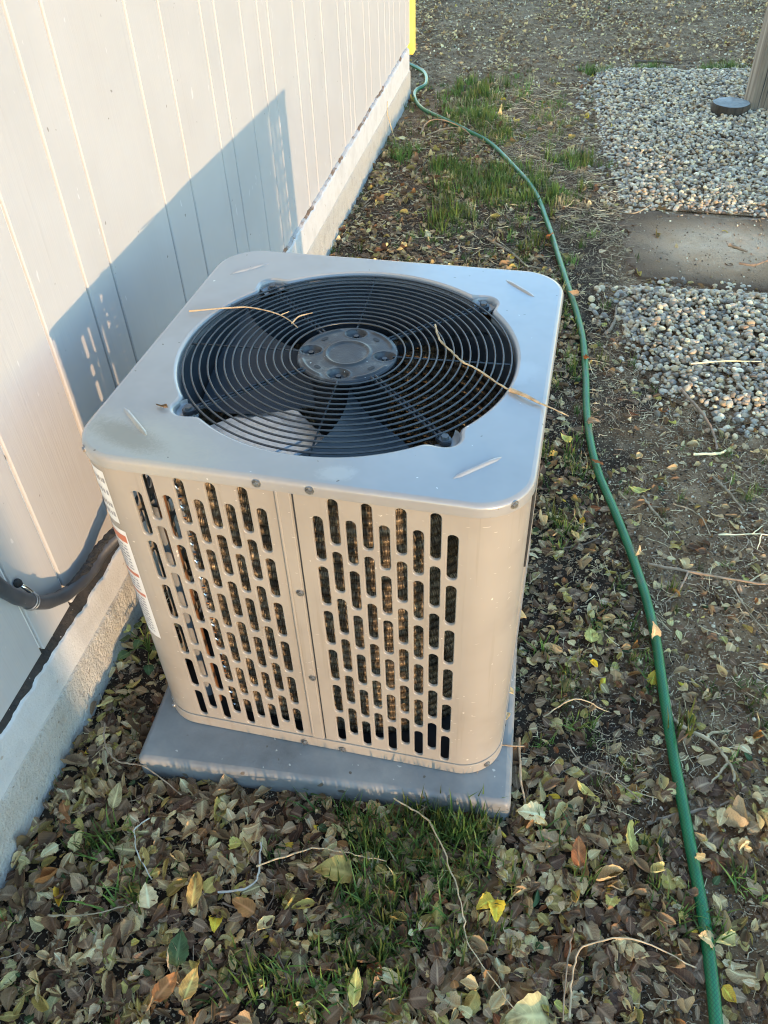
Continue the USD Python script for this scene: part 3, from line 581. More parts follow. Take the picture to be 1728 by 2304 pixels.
# hub plate: pressed disc with a raised circle, rim beads and four oval wells
def hub_mesh():
    rr_ = np.r_[0, np.linspace(0.006, 0.094, 46)]; aa = np.arange(144) * 2 * PI / 144
    Rg, Ag = np.meshgrid(rr_, aa, indexing="ij"); x, y = Rg * np.cos(Ag), Rg * np.sin(Ag)
    z = np.full_like(x, T - .006) + 0.0030 * np.exp(-((Rg - 0.0405) / 0.0030) ** 2)
    for k in range(4):
        a0 = k * PI / 2 + 0.02; u = x * math.cos(a0) + y * math.sin(a0) - 0.070; w = -x * math.sin(a0) + y * math.cos(a0)
        if k % 2: 
            e = np.maximum(np.abs(u) / 0.0150, 0) ** 2 + (w / 0.0185) ** 2
        else:
            e = (u / 0.0185) ** 2 + (w / 0.0135) ** 2
        z = z - 0.0085 * np.clip((1.15 - e) / 0.55, 0, 1) + 0.0012 * np.exp(-((e - 1.3) / 0.25) ** 2)
        a1 = a0 + PI / 4; da = (Ag - a1 + PI) % (2 * PI) - PI
        z = z + 0.0026 * np.exp(-((Rg - 0.0845) / 0.0026) ** 2) * np.clip((0.44 - np.abs(da)) / 0.06, 0, 1)
    z = np.where(Rg > 0.0925, z - 0.003, z)
    v = np.stack([x, y, z], -1).reshape(-1, 3)
    rim = lathe([(0.094, T - .009), (0.0935, T - .017)], 144)
    return cat((v, grid_faces(len(rr_), 144, False, True)), rim)
hub = obj("hub_plate", hub_mesh(), M["hub"], ac, smooth=True)
for k in range(4):
    a0 = k * PI / 2 + 0.02; q = 0.070 * np.array([math.cos(a0), math.sin(a0)])
    b_ = trimesh.creation.cylinder(0.0052, 0.006, sections=6); b_.apply_translation([q[0], q[1], T - .0125]); obj("hub_bolt", b_, M["black_metal"], hub)
    a1 = a0 + PI / 4 + 0.12; q = 0.069 * np.array([math.cos(a1), math.sin(a1)])
    hm = fill(Polygon(rrect(0.0075, 0.0040, 0.0038, 5) @ np.array([[math.cos(a1 + PI / 2), math.sin(a1 + PI / 2)], [-math.sin(a1 + PI / 2), math.cos(a1 + PI / 2)]]) + q), T - .0053)
    obj("hub_slot", hm, M["dark"], hub)
# motor, blades
obj("fan_motor", lathe([(0.0, T - .018), (0.066, T - .018), (0.070, T - .024), (0.070, 0.64), (0.060, 0.62), (0.0, 0.618)], 40), M["dark"], ac, smooth=30)
def blade(a0):
    nu, nv = 14, 9; v = []
    for i in range(nu):
        t = i / (nu - 1)
        for j in range(nv):
            s = j / (nv - 1) - 0.5; r_ = 0.062 + 0.232 * t; span = (0.62 + 0.22 * t) * (1 - 0.12 * t * t); sw = -0.25 * t * t
            a = a0 + s * span + sw; z = 0.735 - s * (0.085 + 0.02 * t) - 0.012 * (1 - 4 * s * s)
            v.append((r_ * math.cos(a), r_ * math.sin(a), z))
    return np.array(v), grid_faces(nu, nv)
for k in range(3): obj("fan_blade", blade(3.22 + k * 2 * PI / 3), M["shroud"], ac, smooth=True)
# coil: stacked spine-fin turns running round front, right, back and part of the left side
def coil_path(inset=0.045, r=0.27):
    o = rrect(HX - inset, HY - inset, r, 14)                    # starts at right side bottom corner arc (FR)
    fr = np.array([(-0.205, -(HY - inset)), (-0.08, -(HY - inset)), (0.02, -(HY - inset))])
    n = 15; arcs = [o[i * n:(i + 1) * n] for i in range(4)]
    return np.vstack([fr, arcs[0], arcs[1], arcs[2], [(-(HX - inset), 0.05), (-(HX - inset), -0.06)]])
cp = coil_path(); cv, cf, cu, n0 = [], [], [], 0
for k in range(31):
    zc = 0.092 + 0.0223 * k
    (v, f), U = tube(np.column_stack([cp, np.full(len(cp), zc)]), 0.0102, 8, uv=True)
    cv.append(v); cf.append(f + n0); cu.append(U + np.array([0.37 * k, 0.113 * k])); n0 += len(v)
usd_uv = np.vstack(cu)
coil = obj("coil", (np.vstack(cv), np.vstack(cf)), M["coil"], ac, smooth=True, uv=usd_uv)
rb = np.random.default_rng(4)
for k in range(0, 30, 2):                                        # shiny return bends at the coil's front end
    zc = 0.092 + 0.0223 * k; a = np.linspace(-PI / 2, PI / 2, 7)
    obj("return_bend", tube(np.column_stack([-0.207 - 0.011 * np.cos(a), np.full(7, -(HY - .045)), zc + 0.0112 + 0.0112 * np.sin(a)]), 0.0040, 7), M["chrome"], coil, smooth=True)
obj("copper_pipe", tube(smooth_path([(-0.246, -0.332, 0.10), (-0.246, -0.332, 0.45), (-0.244, -0.330, 0.72), (-0.20, -0.29, 0.755)], 8), 0.0082, 10), M["copper"], ac, smooth=True)
obj("copper_pipe", tube(smooth_path([(-0.225, -0.31, 0.10), (-0.222, -0.31, 0.42), (-0.26, -0.24, 0.46), (-0.37, 0.03, 0.43)], 8), 0.0065, 10), M["copper"], ac, smooth=True)
obj("service_pipe", tube(smooth_path([(-0.275, -0.315, 0.10), (-0.275, -0.315, 0.40), (-0.268, -0.315, 0.66)], 6), 0.0125, 12), M["grey_tube"], ac, smooth=True)
obj("service_pipe", tube(smooth_path([(-0.214, -0.322, 0.36), (-0.214, -0.322, 0.55), (-0.212, -0.322, 0.69)], 6), 0.0085, 12), M["grey_tube"], ac, smooth=True)
obj("compressor", lathe([(0.0, 0.42), (0.05, 0.415), (0.085, 0.385), (0.098, 0.33), (0.098, 0.12), (0.105, 0.08)], 40, (0.03, 0.04, 0)), M["dark"], ac, smooth=35)
cb = box(-0.085, 0.085, -0.150, 0.088, 0.44, 0.678, 0.004); lid = box(-0.088, 0.088, -0.153, 0.091, 0.668, 0.681, 0.003); ridge = box(-0.060, 0.060, -0.120, 0.050, 0.6805, 0.6835, 0.0028)
Rb = rotz(-PI / 4 + 0.02); off = np.array([-0.138, -0.118, 0])
def place(q): return (np.asarray(q[0]) @ Rb.T + off, q[1])
ctl = obj("control_box", place(cb), M["galv"], ac)
obj("control_box_lid", place(cat(lid, ridge)), M["galv"], ctl)
sc_ = trimesh.creation.cylinder(0.007, 0.005, sections=6); sc_.apply_translation([0.070, -0.02, 0.684]); obj("screw", place((sc_.vertices, sc_.faces)), M["chrome"], ctl)
lab = fill(Polygon([(-0.11, 0.165), (-0.075, 0.163), (-0.10, 0.245), (-0.124, 0.243)]), 0.50)
obj("spec_label", (np.array([(-0.075, 0.055, 0.50), (-0.035, 0.045, 0.50), (-0.048, -0.012, 0.42), (-0.088, -0.002, 0.42)]), np.array([[0, 3, 2], [0, 2, 1]])), M["grey_tube"], ac)
# screws: hex head with a washer, along skirt, seam and base rim
def hexscrew(pos, nrm):
    h = trimesh.creation.cylinder(0.0048, 0.0045, sections=6); w = trimesh.creation.cylinder(0.0072, 0.0016, sections=16); w.apply_translation([0, 0, -0.0014])
    q = trimesh.util.concatenate([h, w]); q.apply_transform(trimesh.geometry.align_vectors([0, 0, 1], nrm)); q.apply_translation(np.asarray(pos) + np.asarray(nrm) * 0.0022); return q
yf = -HY - 0.0038
for p_ in ((-0.043, yf, 0.796), (0.042, yf, 0.796), (0.003, -HY - .004, 0.557), (0.003, -HY - .004, 0.314), (-0.037, yf, 0.075), (0.047, yf, 0.075), (0.20, HY + .0026, .796), (-0.2, HY + .0026, .796)):
    obj("screw", hexscrew(p_, (0, -1 if p_[1] < 0 else 1, 0)), M["zinc"], ac)
for (sx_, sy_) in ((1, -1), (-1, -1), (1, 1)):
    n45 = np.array([sx_, sy_, 0]) / math.sqrt(2)
    for z_ in (0.797, 0.080):
        c_ = np.array([sx_ * (HX - CR), sy_ * (HY - CR), z_]) + n45 * (CR + 0.0024); obj("screw", hexscrew(c_, n45), M["zinc"], ac)
# service opening at the right-hand side
obj("side_grip", box(HX - .001, HX + .0035, -0.285, -0.155, 0.60, 0.775, 0.001), M["dark"], ac)
# warning stickers on the left side, next to the front corner
CFX, CFY = -(HX - CR), -(HY - CR)
def sticker(u0, u1, z0, z1, lift=0.0006):
    """Patch on the rounded front corner; u in metres along the arc from the sticker's front edge."""
    n = 9; t = np.radians(-107.5) - np.linspace(u0, u1, n) / CR
    v = np.vstack([np.column_stack([CFX + (CR + lift) * np.cos(t), CFY + (CR + lift) * np.sin(t), np.full(n, z)]) for z in (z0, z1)])
    return v, grid_faces(2, n)
s1 = obj("rating_sticker", sticker(0.004, 0.11, 0.652, 0.768), M["sticker"], ac, smooth=True)
s2 = obj("warning_sticker", sticker(-0.003, 0.11, 0.345, 0.636), M["sticker"], ac, smooth=True)
for z0, z1 in ((0.606, 0.624), (0.518, 0.527), (0.464, 0.472)): obj("print_band", sticker(0.0, 0.107, z0, z1, .0010), M["orange"], s2, smooth=True)
rs = np.random.default_rng(8)
def text_rows(zs, h, w0, w1):
    bits = []
    for z in zs:
        u = 0.007
        while u < rs.uniform(0.06, 0.09):
            w = rs.uniform(w0, w1); bits.append(sticker(u, u + w, z, z + h * rs.uniform(.75, 1), .0010)); u += w + rs.uniform(0.0015, 0.004)
    return cat(*bits)
obj("print_lines", text_rows(np.r_[np.arange(0.535, 0.595, 0.0085), np.arange(0.48, 0.51, 0.0085), np.arange(0.36, 0.455, 0.0085)], .0042, .004, .013), M["ink"], s2, kind="stuff")
obj("print_lines", text_rows((0.667, 0.688, 0.716, 0.742), .011, .002, .006), M["ink"], s1, kind="stuff")

# ------------------------------------------------------------------ refrigerant line along the wall
def toX(y, z, x):
    k = (CAM_POS[0] - x) / (CAM_POS[0] + 0.542); return (x, CAM_POS[1] + (y - CAM_POS[1]) * k, CAM_POS[2] + (z - CAM_POS[2]) * k)
lp = [(-0.60, -0.62, 1.10), (-0.572, -0.56, 0.86), toX(-0.475, 0.645, -0.578)] + [toX(y, z, -0.580) for y, z in ((-0.448, 0.556), (-0.414, 0.488), (-0.368, 0.427), (-0.304, 0.381))] + [toX(-0.219, 0.351, -0.572), toX(-0.133, 0.346, -0.552), (-0.495, -0.055, 0.368), (-0.43, 0.02, 0.405), (-0.375, 0.06, 0.42)]
LP = smooth_path(lp, 8)
line = thing("refrigerant_line", "grey foam-covered refrigerant pipe sagging along the pale wall into the unit", "pipe")
obj("insulation", tube(LP, 0.0150 + 0.0006 * np.sin(np.arange(len(LP)) * 1.1), 14), M["foam"], line, smooth=True)
i0 = int(len(LP) * 0.52)
seg = LP[i0:]; sp = smooth_path(seg[::3] + np.array([-0.003, 0.002, 0.0120]), 5); tv, tf = tube(sp, 0.0110 * np.clip(np.linspace(0.15, 4, len(sp)), 0, 1), 10)
tv = tv + (np.stack([meshkit.fbm(tv * 120 + k * 9, 3, k) for k in range(3)], -1) - 0.5) * 0.011
obj("torn_foam", (tv, tf), M["torn"], line, smooth=25)
ci = int(np.argmin(np.abs(LP[:, 1] + 0.345) + np.abs(LP[:, 2] - 0.42)))
tdir = LP[ci + 1] - LP[ci - 1]; tdir /= np.linalg.norm(tdir)
def ring_at(p, d, R, r, n=28):
    a_ = np.cross(d, [1, 0, 0.0]); a_ /= np.linalg.norm(a_); b_ = np.cross(d, a_); t = np.arange(n) * 2 * PI / n
    return tube(p + R * (np.cos(t)[:, None] * a_ + np.sin(t)[:, None] * b_), r, 7, closed=True)
upv = np.cross(tdir, [1, 0, 0]); upv *= np.sign(upv[2]); 
clip = obj("pipe_clip", cat(ring_at(LP[ci] + tdir * .004, tdir, 0.0168, 0.0016), ring_at(LP[ci] - tdir * .004, tdir, 0.0168, 0.0016)), M["zinc"], line, smooth=True)
hk = LP[ci] + upv * 0.016
obj("clip_hook", tube(smooth_path([hk + [0, 0, 0], hk + [-0.006, -0.004, 0.018], hk + [-0.012, -0.006, 0.026], hk + [-0.022, -0.006, 0.030], hk + [-0.032, -0.006, 0.030]], 5), 0.0046, 9), M["chrome"], clip, smooth=True)
obj("clip_cap", lathe([(0.0, 0.009), (0.006, 0.008), (0.0085, 0.003), (0.0085, -0.004), (0, -0.005)], 12, tuple(hk + np.array([-0.016, -0.006, 0.032]))), M["torn"], clip, smooth=True)

# ------------------------------------------------------------------ post and log by the gravel
post = thing("wooden_post", "thick weathered wooden post at the right edge by the gravel", "post", (1.555, 4.275, 0.0), 0.10)
def post_mesh():
    o = rrect(0.085, 0.085, 0.010, 4); zs = np.linspace(-0.2, 2.4, 30); v = []
    for z in zs:
        w = 1 + (meshkit.fbm(np.column_stack([o * 40, np.full(len(o), z * .6)]), 3, 6)[:, None] - 0.5) * 0.05
        v.append(np.column_stack([o * w, np.full(len(o), z)]))
    return np.vstack(v), grid_faces(len(zs), len(o), False, True)[:, ::-1]
obj("timber", post_mesh(), M["post"], post, smooth=40)
obj("drying_crack", cat(*[tube([(x, -0.0855, z0), (x + 0.004, -0.0858, (z0 + z1) / 2), (x + .002, -0.0855, z1)], [0.0006, 0.003, 0.0006], 6) for x, z0, z1 in ((-0.045, 0.0, 0.36), (-0.012, 0.02, 0.55), (0.03, 0.0, 0.30))]), M["dark"], post)
logd = thing("log_disc", "flat round dark log slice on the gravel against the wooden post", "log", (1.365, 4.175, 0.012), 0.3)
def disc_profile(): return [(0.100, -0.03), (0.108, 0.02), (0.106, 0.050), (0.102, 0.056)]
lv, lf = lathe(disc_profile(), 40); w_ = 1 + (meshkit.fbm(np.column_stack([lv[:, :2] * 22, lv[:, 2] * 3]), 3, 2) - .5)[:, None] * 0.12
obj("bark", (lv * np.column_stack([w_, w_, np.ones_like(w_)]), lf), M["log"], logd, smooth=35)
tv = np.vstack([[(0, 0, 0.059)], (lv * np.column_stack([w_, w_, np.ones_like(w_)]))[-40:]])
obj("cut_face", (tv, np.array([[0, i + 1, (i + 1) % 40 + 1] for i in range(40)])), M["log_top"], logd)

# ------------------------------------------------------------------ stepping slab
step = thing("paving_slab", "soil-stained flat concrete slab between the two gravel beds", "paving slab", (0, 0, 0))
def slab_mesh():
    n = 40; g = []
    for i in range(n):
        for j in range(n):
            u, w = i / (n - 1), j / (n - 1)
            p = SLAB[0] * (1 - u) * (1 - w) + SLAB[3] * u * (1 - w) + SLAB[2] * u * w + SLAB[1] * (1 - u) * w
            e = min(u, 1 - u, w, 1 - w); z = 0.001 + (0.003 if e > 0.03 else -0.02 if e == 0 else 0.0)
            nz = meshkit.fbm(np.array([[p[0] * 12, p[1] * 12, 0.0]]), 3, 3)[0] - .5
            g.append((p[0] + (nz * .16 if e < .03 else 0), p[1] + (nz * .08 if e < .03 else 0), z + nz * 0.004))
    return np.array(g), grid_faces(n, n)
obj("concrete", slab_mesh(), M["slab"], step, smooth=True)

# ------------------------------------------------------------------ hose
hp = [(-1.05, 5.35), (-0.80, 5.17), (-0.676, 5.045), (-0.555, 4.864), (-0.509, 4.605), (-0.554, 4.453), (-0.526, 4.266), (-0.438, 4.049), (-0.289, 3.852), (-0.138, 3.669), (0.005, 3.497), (0.148, 3.19), (0.28, 2.852), (0.358, 2.487),
      (0.419, 2.125), (0.465, 1.848), (0.502, 1.636), (0.526, 1.441), (0.536, 1.206), (0.539, 1.02), (0.553, 0.829), (0.578, 0.68), (0.614, 0.545), (0.649, 0.404), (0.673, 0.29), (0.689, 0.199), (0.704, 0.071), (0.710, -0.034),
      (0.716, -0.132), (0.723, -0.244), (0.732, -0.346), (0.740, -0.44), (0.748, -0.526), (0.754, -0.59), (0.757, -0.681), (0.756, -0.754), (0.75, -0.86), (0.73, -1.0), (0.70, -1.2), (0.70, -1.5)]
HR = 0.0116
hq = smooth_path([(x, y, 0) for x, y in hp], 6)
hq[:, 2] = np.convolve(np.r_[[gh(hq[0, 0], hq[0, 1])] * 6, gh(hq[:, 0], hq[:, 1]), [gh(hq[-1, 0], hq[-1, 1])] * 6], np.ones(13) / 13, "valid") + HR + 0.004
(hv, hf), hu = tube(hq, HR, 18, uv=True)
obj("garden_hose", (hv, hf), M["hose"], None, smooth=True, uv=hu, label="long green braided garden hose winding over the ground past the unit", cat="hose")

# ------------------------------------------------------------------ scattering tools
def quat(Rm):
    w = math.sqrt(max(0, 1 + Rm[0, 0] + Rm[1, 1] + Rm[2, 2])) / 2
    if w > 1e-4: return w, (Rm[2, 1] - Rm[1, 2]) / (4 * w), (Rm[0, 2] - Rm[2, 0]) / (4 * w), (Rm[1, 0] - Rm[0, 1]) / (4 * w)
    x = math.sqrt(max(0, 1 + Rm[0, 0] - Rm[1, 1] - Rm[2, 2])) / 2 + 1e-9
    return w, x, (Rm[0, 1] + Rm[1, 0]) / (4 * x), (Rm[0, 2] + Rm[2, 0]) / (4 * x)
def euler(rx, ry, rz):
    cx, sx, cy, sy = math.cos(rx), math.sin(rx), math.cos(ry), math.sin(ry)
    return rotz(rz) @ np.array([[cy, 0, sy], [0, 1, 0], [-sy, 0, cy]]) @ np.array([[1, 0, 0], [0, cx, -sx], [0, sx, cx]])
def instancer(name, protos, items, parent=None, kind="stuff", label=None, category=None):
    """items: (prototype index, position, rotation matrix, scale)."""
    pth = path_for(name, parent); I = UsdGeom.PointInstancer.Define(stage, pth); rel = I.CreatePrototypesRel()
    UsdGeom.Scope.Define(stage, pth + "/kinds")
    for i, (pn, mesh, mm, sm, uv) in enumerate(protos):
        q = usdkit.mesh(stage, f"{pth}/kinds/{pn}_{i:03d}", mesh, mm, smooth=sm, uv=uv); UsdGeom.Mesh(q.GetPrim()).CreateDoubleSidedAttr(True); rel.AddTarget(q.GetPath())
    I.CreateProtoIndicesAttr(Vt.IntArray([int(a[0]) for a in items]))
    I.CreatePositionsAttr(Vt.Vec3fArray.FromNumpy(np.array([a[1] for a in items], np.float32)))
    I.CreateOrientationsAttr(Vt.QuathArray([Gf.Quath(*map(float, quat(a[2]))) for a in items]))
    I.CreateScalesAttr(Vt.Vec3fArray.FromNumpy(np.array([np.broadcast_to(a[3], 3) for a in items], np.float32)))
    return tag(I.GetPrim(), label, category, None, kind)
def single(name, mesh, mm, pos, Rm, s, parent, sm=True, uv=None):
    p = usdkit.mesh(stage, path_for(name, parent), mesh, mm, smooth=sm, uv=uv); x = UsdGeom.Xformable(p)
    w, a, b, c = quat(Rm); s = np.broadcast_to(s, 3)
    x.AddTranslateOp().Set(Gf.Vec3d(*map(float, pos))); x.AddOrientOp().Set(Gf.Quatf(w, a, b, c)); x.AddScaleOp().Set(Gf.Vec3f(*map(float, s)))
    UsdGeom.Mesh(p.GetPrim()).CreateDoubleSidedAttr(True); return p.GetPrim()
def px(p):
    d = np.asarray(p) - CAM_POS; z = d @ fwd
    return 384 + 819.9 * (d @ rgt) / z, 512 - 819.9 * (d @ up) / z, z
def seen(p, mrg=60):
    x, y, z = px(p); return z > 0.2 and -mrg < x < 768 + mrg and -mrg < y < 1024 + mrg

def leaf_mesh(seed, width=0.42, curl=0.5, bend=0.3, serr=0.05, tip=1.0, nl=11, nw=5, stem=True):
    """Unit-length leaf along +y with its own uv (x across -0.5..0.5, y along)."""
    g = np.random.default_rng(seed); ph = g.uniform(0, 6, 4); v, uv = [], []
    for i in range(nl):
        t = i / (nl - 1); wv = width * max(0.0, math.sin(PI * t ** (0.78 * tip))) ** 0.72
        if i in (0, nl - 1): wv *= 0.1
        for j in range(nw):
            s = 2 * j / (nw - 1) - 1
            e = 1 + (serr * (1 if i % 2 else -1) if abs(s) == 1 else 0)
            x = s * wv * 0.5 * e; y = t + 0.03 * s * s
            lift = curl * wv * (abs(s) ** 1.7) * (0.7 + 0.4 * math.sin(ph[0] + 3 * t + (1.7 if s > 0 else 0)))
            z = lift * 0.5 + bend * (t - 0.5) ** 2 * math.copysign(1, math.sin(ph[1])) + 0.035 * math.sin(7 * t + ph[2] + 2 * s) + g.normal(0, .016) + 0.06 * s * (t - .5) * math.sin(ph[3])
            v.append((x * (1 - 0.25 * abs(curl) * abs(s)), y - 0.5, z)); uv.append((s * 0.5, t))
    f = grid_faces(nl, nw); f = np.vstack([f[:, [0, 1, 2]], f[:, [0, 2, 3]]]); k = len(v)
    if stem:
        L = 0.22; v += [(-0.010, -0.49, v[2][2]), (0.010, -0.49, v[2][2]), (0.006 + 0.05 * math.sin(ph[0]), -0.5 - L, v[2][2] + 0.05)]; uv += [(0, 0), (0, 0), (0, 0)]
        f = np.vstack([f, [[k, k + 1, k + 2]]])
    return (np.array(v), f), np.array(uv)
def folded(seed, width, fold, **k):
    """A leaf shut along its midrib."""
    (v, f), uv = leaf_mesh(seed, width, **k); v = v.copy(); x = v[:, 0].copy(); v[:, 0] = x * math.cos(fold); v[:, 2] += np.abs(x) * math.sin(fold); return (v, f), uv
def torn(seed, width, cut_at, **k):
    """A broken piece: the leaf beyond a ragged line is missing."""
    (v, f), uv = leaf_mesh(seed, width, nl=15, nw=7, stem=False, **k); g = np.random.default_rng(seed)
    c = v[f].mean(1); keep = c[:, 1] + 0.35 * np.abs(c[:, 0]) * g.choice([-1, 1]) + g.normal(0, .03, len(f)) < cut_at
    f = f[keep]; ids = np.unique(f); new = np.full(len(v), -1); new[ids] = np.arange(len(ids)); return (v[ids], new[f]), uv[ids]
SHAPES = [leaf_mesh(1, .56, .25, .25, .04, .95), leaf_mesh(2, .66, .5, .4, .05, .85), leaf_mesh(3, .50, .9, .5), leaf_mesh(4, .70, .2, -.2, .07, .8), leaf_mesh(5, .74, .4, .6, .06, .72), leaf_mesh(6, .42, .4, .8, stem=False), leaf_mesh(7, .60, 1.2, .4, stem=False), leaf_mesh(8, .84, .3, .3, .08, .7, stem=False),
          leaf_mesh(9, .66, .7, .9, .07, .85, stem=False), folded(10, .66, .9, curl=.3, bend=.4), folded(11, .60, 1.25, curl=.2, bend=-.5), torn(12, .72, .12, curl=.4, bend=.3), torn(13, .62, -.05, curl=.6, bend=.5), leaf_mesh(14, .80, 1.5, .7, .06, .75, stem=False)]
LK = list(LEAF); WEIGHT = dict(umber=0.22, greybrown=0.28, chestnut=0.10, tan=0.17, olive=0.08, sage=0.05, yellow=0.020, pale=0.075, rust=0.025, green=0.010, lime=0.012, bright=0.004)
LPROTO = [("leaf", s[0], LM[k], True, s[1]) for s in SHAPES for k in LK]
lw = np.array([WEIGHT[k] for k in LK]); lw /= lw.sum()
lwf = lw * np.array([0.25 if k in ("olive", "sage", "yellow", "lime", "bright", "rust", "green") else 1.6 if k == "pale" else 1.0 for k in LK]); lwf /= lwf.sum()

rng = np.random.default_rng(2024)
_hy = np.array([-p[1] for p in hp[6:]]); _hx = np.array([p[0] for p in hp[6:]])
def hose_x(y): return np.interp(-np.asarray(y, float), _hy, _hx)
def blocked(x, y, m=0.0):
    c2, s2 = math.cos(PAD_RZ), math.sin(PAD_RZ); ax, ay = x - PAD_C[0], y - PAD_C[1]; qx, qy = c2 * ax + s2 * ay, -s2 * ax + c2 * ay
    return ((np.abs(qx) < PAD_H[0] - m) & (np.abs(qy) < PAD_H[1] - m)) | ((x < -0.578) & (y < 4.75))
GRAVEL = [Polygon([(0.705, 1.93), (0.66, 1.72), (0.68, 1.55), (0.725, 1.33), (0.80, 1.15), (0.93, 1.045), (1.12, 1.02), (1.6, 0.98), (2.3, 0.95), (2.3, 1.90)]),
          Polygon([(0.73, 2.74), (0.69, 3.0), (0.64, 3.3), (0.62, 3.6), (0.59, 4.2), (0.58, 4.7), (0.62, 5.08), (1.26, 5.10), (2.5, 5.15), (2.5, 2.68), (1.36, 2.69)])]
slabpoly = Polygon(SLAB)
for q_ in GRAVEL + [slabpoly]: shapely.prepare(q_)
def in_gravel(x, y): return shapely.contains_xy(GRAVEL[0], x, y) | shapely.contains_xy(GRAVEL[1], x, y)
slabtop = slabpoly.buffer(-0.06).difference(Polygon([(0.6, 1.8), (0.84, 1.8), (0.74, 2.3), (0.80, 2.9), (0.6, 2.9)]))
def in_slab(x, y): return shapely.contains_xy(slabtop, x, y)
def patch(x, y, sc, sd): return meshkit.fbm(np.stack([x * sc, y * sc, x * 0.0], -1), 3, sd)
def in_view(x, y, mrg):
    d = np.stack([x, y, 0 * x], -1) - CAM_POS; z = d @ fwd; u, w = 384 + 819.9 * (d @ rgt) / z, 512 - 819.9 * (d @ up) / z
    return (z > .2) & (u > -mrg) & (u < 768 + mrg) & (w > -mrg) & (w < 1024 + mrg)
def scatter(x0, x1, y0, y1, per, mrg=160):
    n = int(per * (x1 - x0) * (y1 - y0)); x, y = rng.uniform(x0, x1, n), rng.uniform(y0, y1, n)
    k = ~blocked(x, y) & in_view(x, y, mrg); return x[k], y[k]
def leaf_density(x, y):
    h = hose_x(y)
    base = np.where(y < -0.35, np.where(x < 0.62, 1.0, np.where(x < h, 0.85, 0.72)), np.where(x < -0.37, np.where(y < 0.5, 0.95, 0.85), np.where(x < h, np.where(y < 0.6, 0.85, 0.85), np.where(y < 0.2, 0.42, 0.24))))
    base = np.where(y > 3.6, 0.32, base); base = np.where(y > 4.7, 0.7, base)
    d = base * np.where(base > .9, 0.8 + 0.4 * np.clip((patch(x, y, 3.5, 21) - 0.32) * 2.2, 0, 1), 0.35 + 1.3 * np.clip((patch(x, y, 3.5, 21) - 0.32) * 2.2, 0, 1))
    for cx, cy, r in ((0.16, -0.66, .10), (0.22, -0.50, .09), (-0.43, -0.635, .04), (0.10, 3.0, .2), (-0.15, 4.2, .2)): d = d * (1 - 0.35 * np.exp(-((x - cx) ** 2 + (y - cy) ** 2) / r ** 2))
    return np.where(in_gravel(x, y), 0.11, np.where(in_slab(x, y), 0.012, d))
items = []
for (x0, x1, y0, y1, per, smin, smax, thick) in ((-0.60, 1.25, -1.05, -0.30, 6400, 0.010, 0.060, 0.020), (-0.60, 1.6, -0.30, 2.0, 4400, 0.010, 0.048, 0.012), (-0.60, 1.9, 2.0, 4.7, 2300, 0.016, 0.056, 0.012), (-1.6, 2.5, 4.7, 8.5, 1500, 0.012, 0.046, 0.008)):
    x, y = scatter(x0, x1, y0, y1, per); d = leaf_density(x, y)
    k = (rng.random(len(x)) < d) & ~((np.abs(x - hose_x(y)) < 0.017) & (y < 3.5) & (rng.random(len(x)) < 0.93)); x, y, d = x[k], y[k], d[k]
    pd = np.maximum(np.abs(x + .02) - .40, np.abs(y + .05) - .41); zs = gh(x, y) + 0.003 + thick * rng.random(len(x)) * np.minimum(1.0, d * 1.2) * np.clip(.35 + pd / .08, .35, 1); ss = smin + (smax - smin) * rng.beta(1.4, 2.2, len(x))
    for i in range(len(x)):
        tl = 0.12 + 0.36 * rng.random() ** 2
        Rm = euler(rng.normal(0, tl), rng.normal(0, tl) + (PI if rng.random() < 0.4 else 0), rng.uniform(0, 2 * PI))
        items.append((int(rng.integers(len(SHAPES))) * len(LK) + rng.choice(len(LK), p=lw if y0 < 4.6 else lwf), (x[i], y[i], zs[i]), Rm, ss[i] * (1 if rng.random() < .8 else np.array([1, .8, 1.6]))))
# the few leaves blown onto the pad's edge
for (x, y, s) in ((0.355, -0.17, 0.04), (0.362, -0.245, 0.03), (0.372, 0.05, 0.045), (0.36, 0.0, 0.05)):
    items.append((2 * len(LK) + LK.index("pale"), (x, y, 0.068), euler(0.2, 0.1, rng.uniform(0, 6)), s))
for y_ in (-0.62, -0.47, -0.21, 0.08, 0.36, 0.72, 0.93, 1.3, 1.75, 2.3, 2.7):
    items.append((int(rng.integers(len(SHAPES))) * len(LK) + rng.choice(len(LK), p=lw), (float(hose_x(y_)) + rng.normal(0, .012), y_, float(gh(float(hose_x(y_)), y_)) + 0.034), euler(rng.normal(0, .5), rng.normal(0, .5), rng.uniform(0, 6)), rng.uniform(.03, .05)))
size_of = [np.mean(a[3]) / max(px(a[1])[2], .2) * (1 if seen(a[1], 0) else 0) * (0.6 + a[1][2] * 12) for a in items]
order = np.argsort(size_of)[::-1]; big = set(order[:285].tolist())
for i in order[:285]:
    k, p, Rm, s = items[i]; pr = LPROTO[k]
    single("leaf", pr[1], pr[2], p, Rm, s, ground, True, pr[4])
instancer("leaf_litter", LPROTO, [a for i, a in enumerate(items) if i not in big], ground)

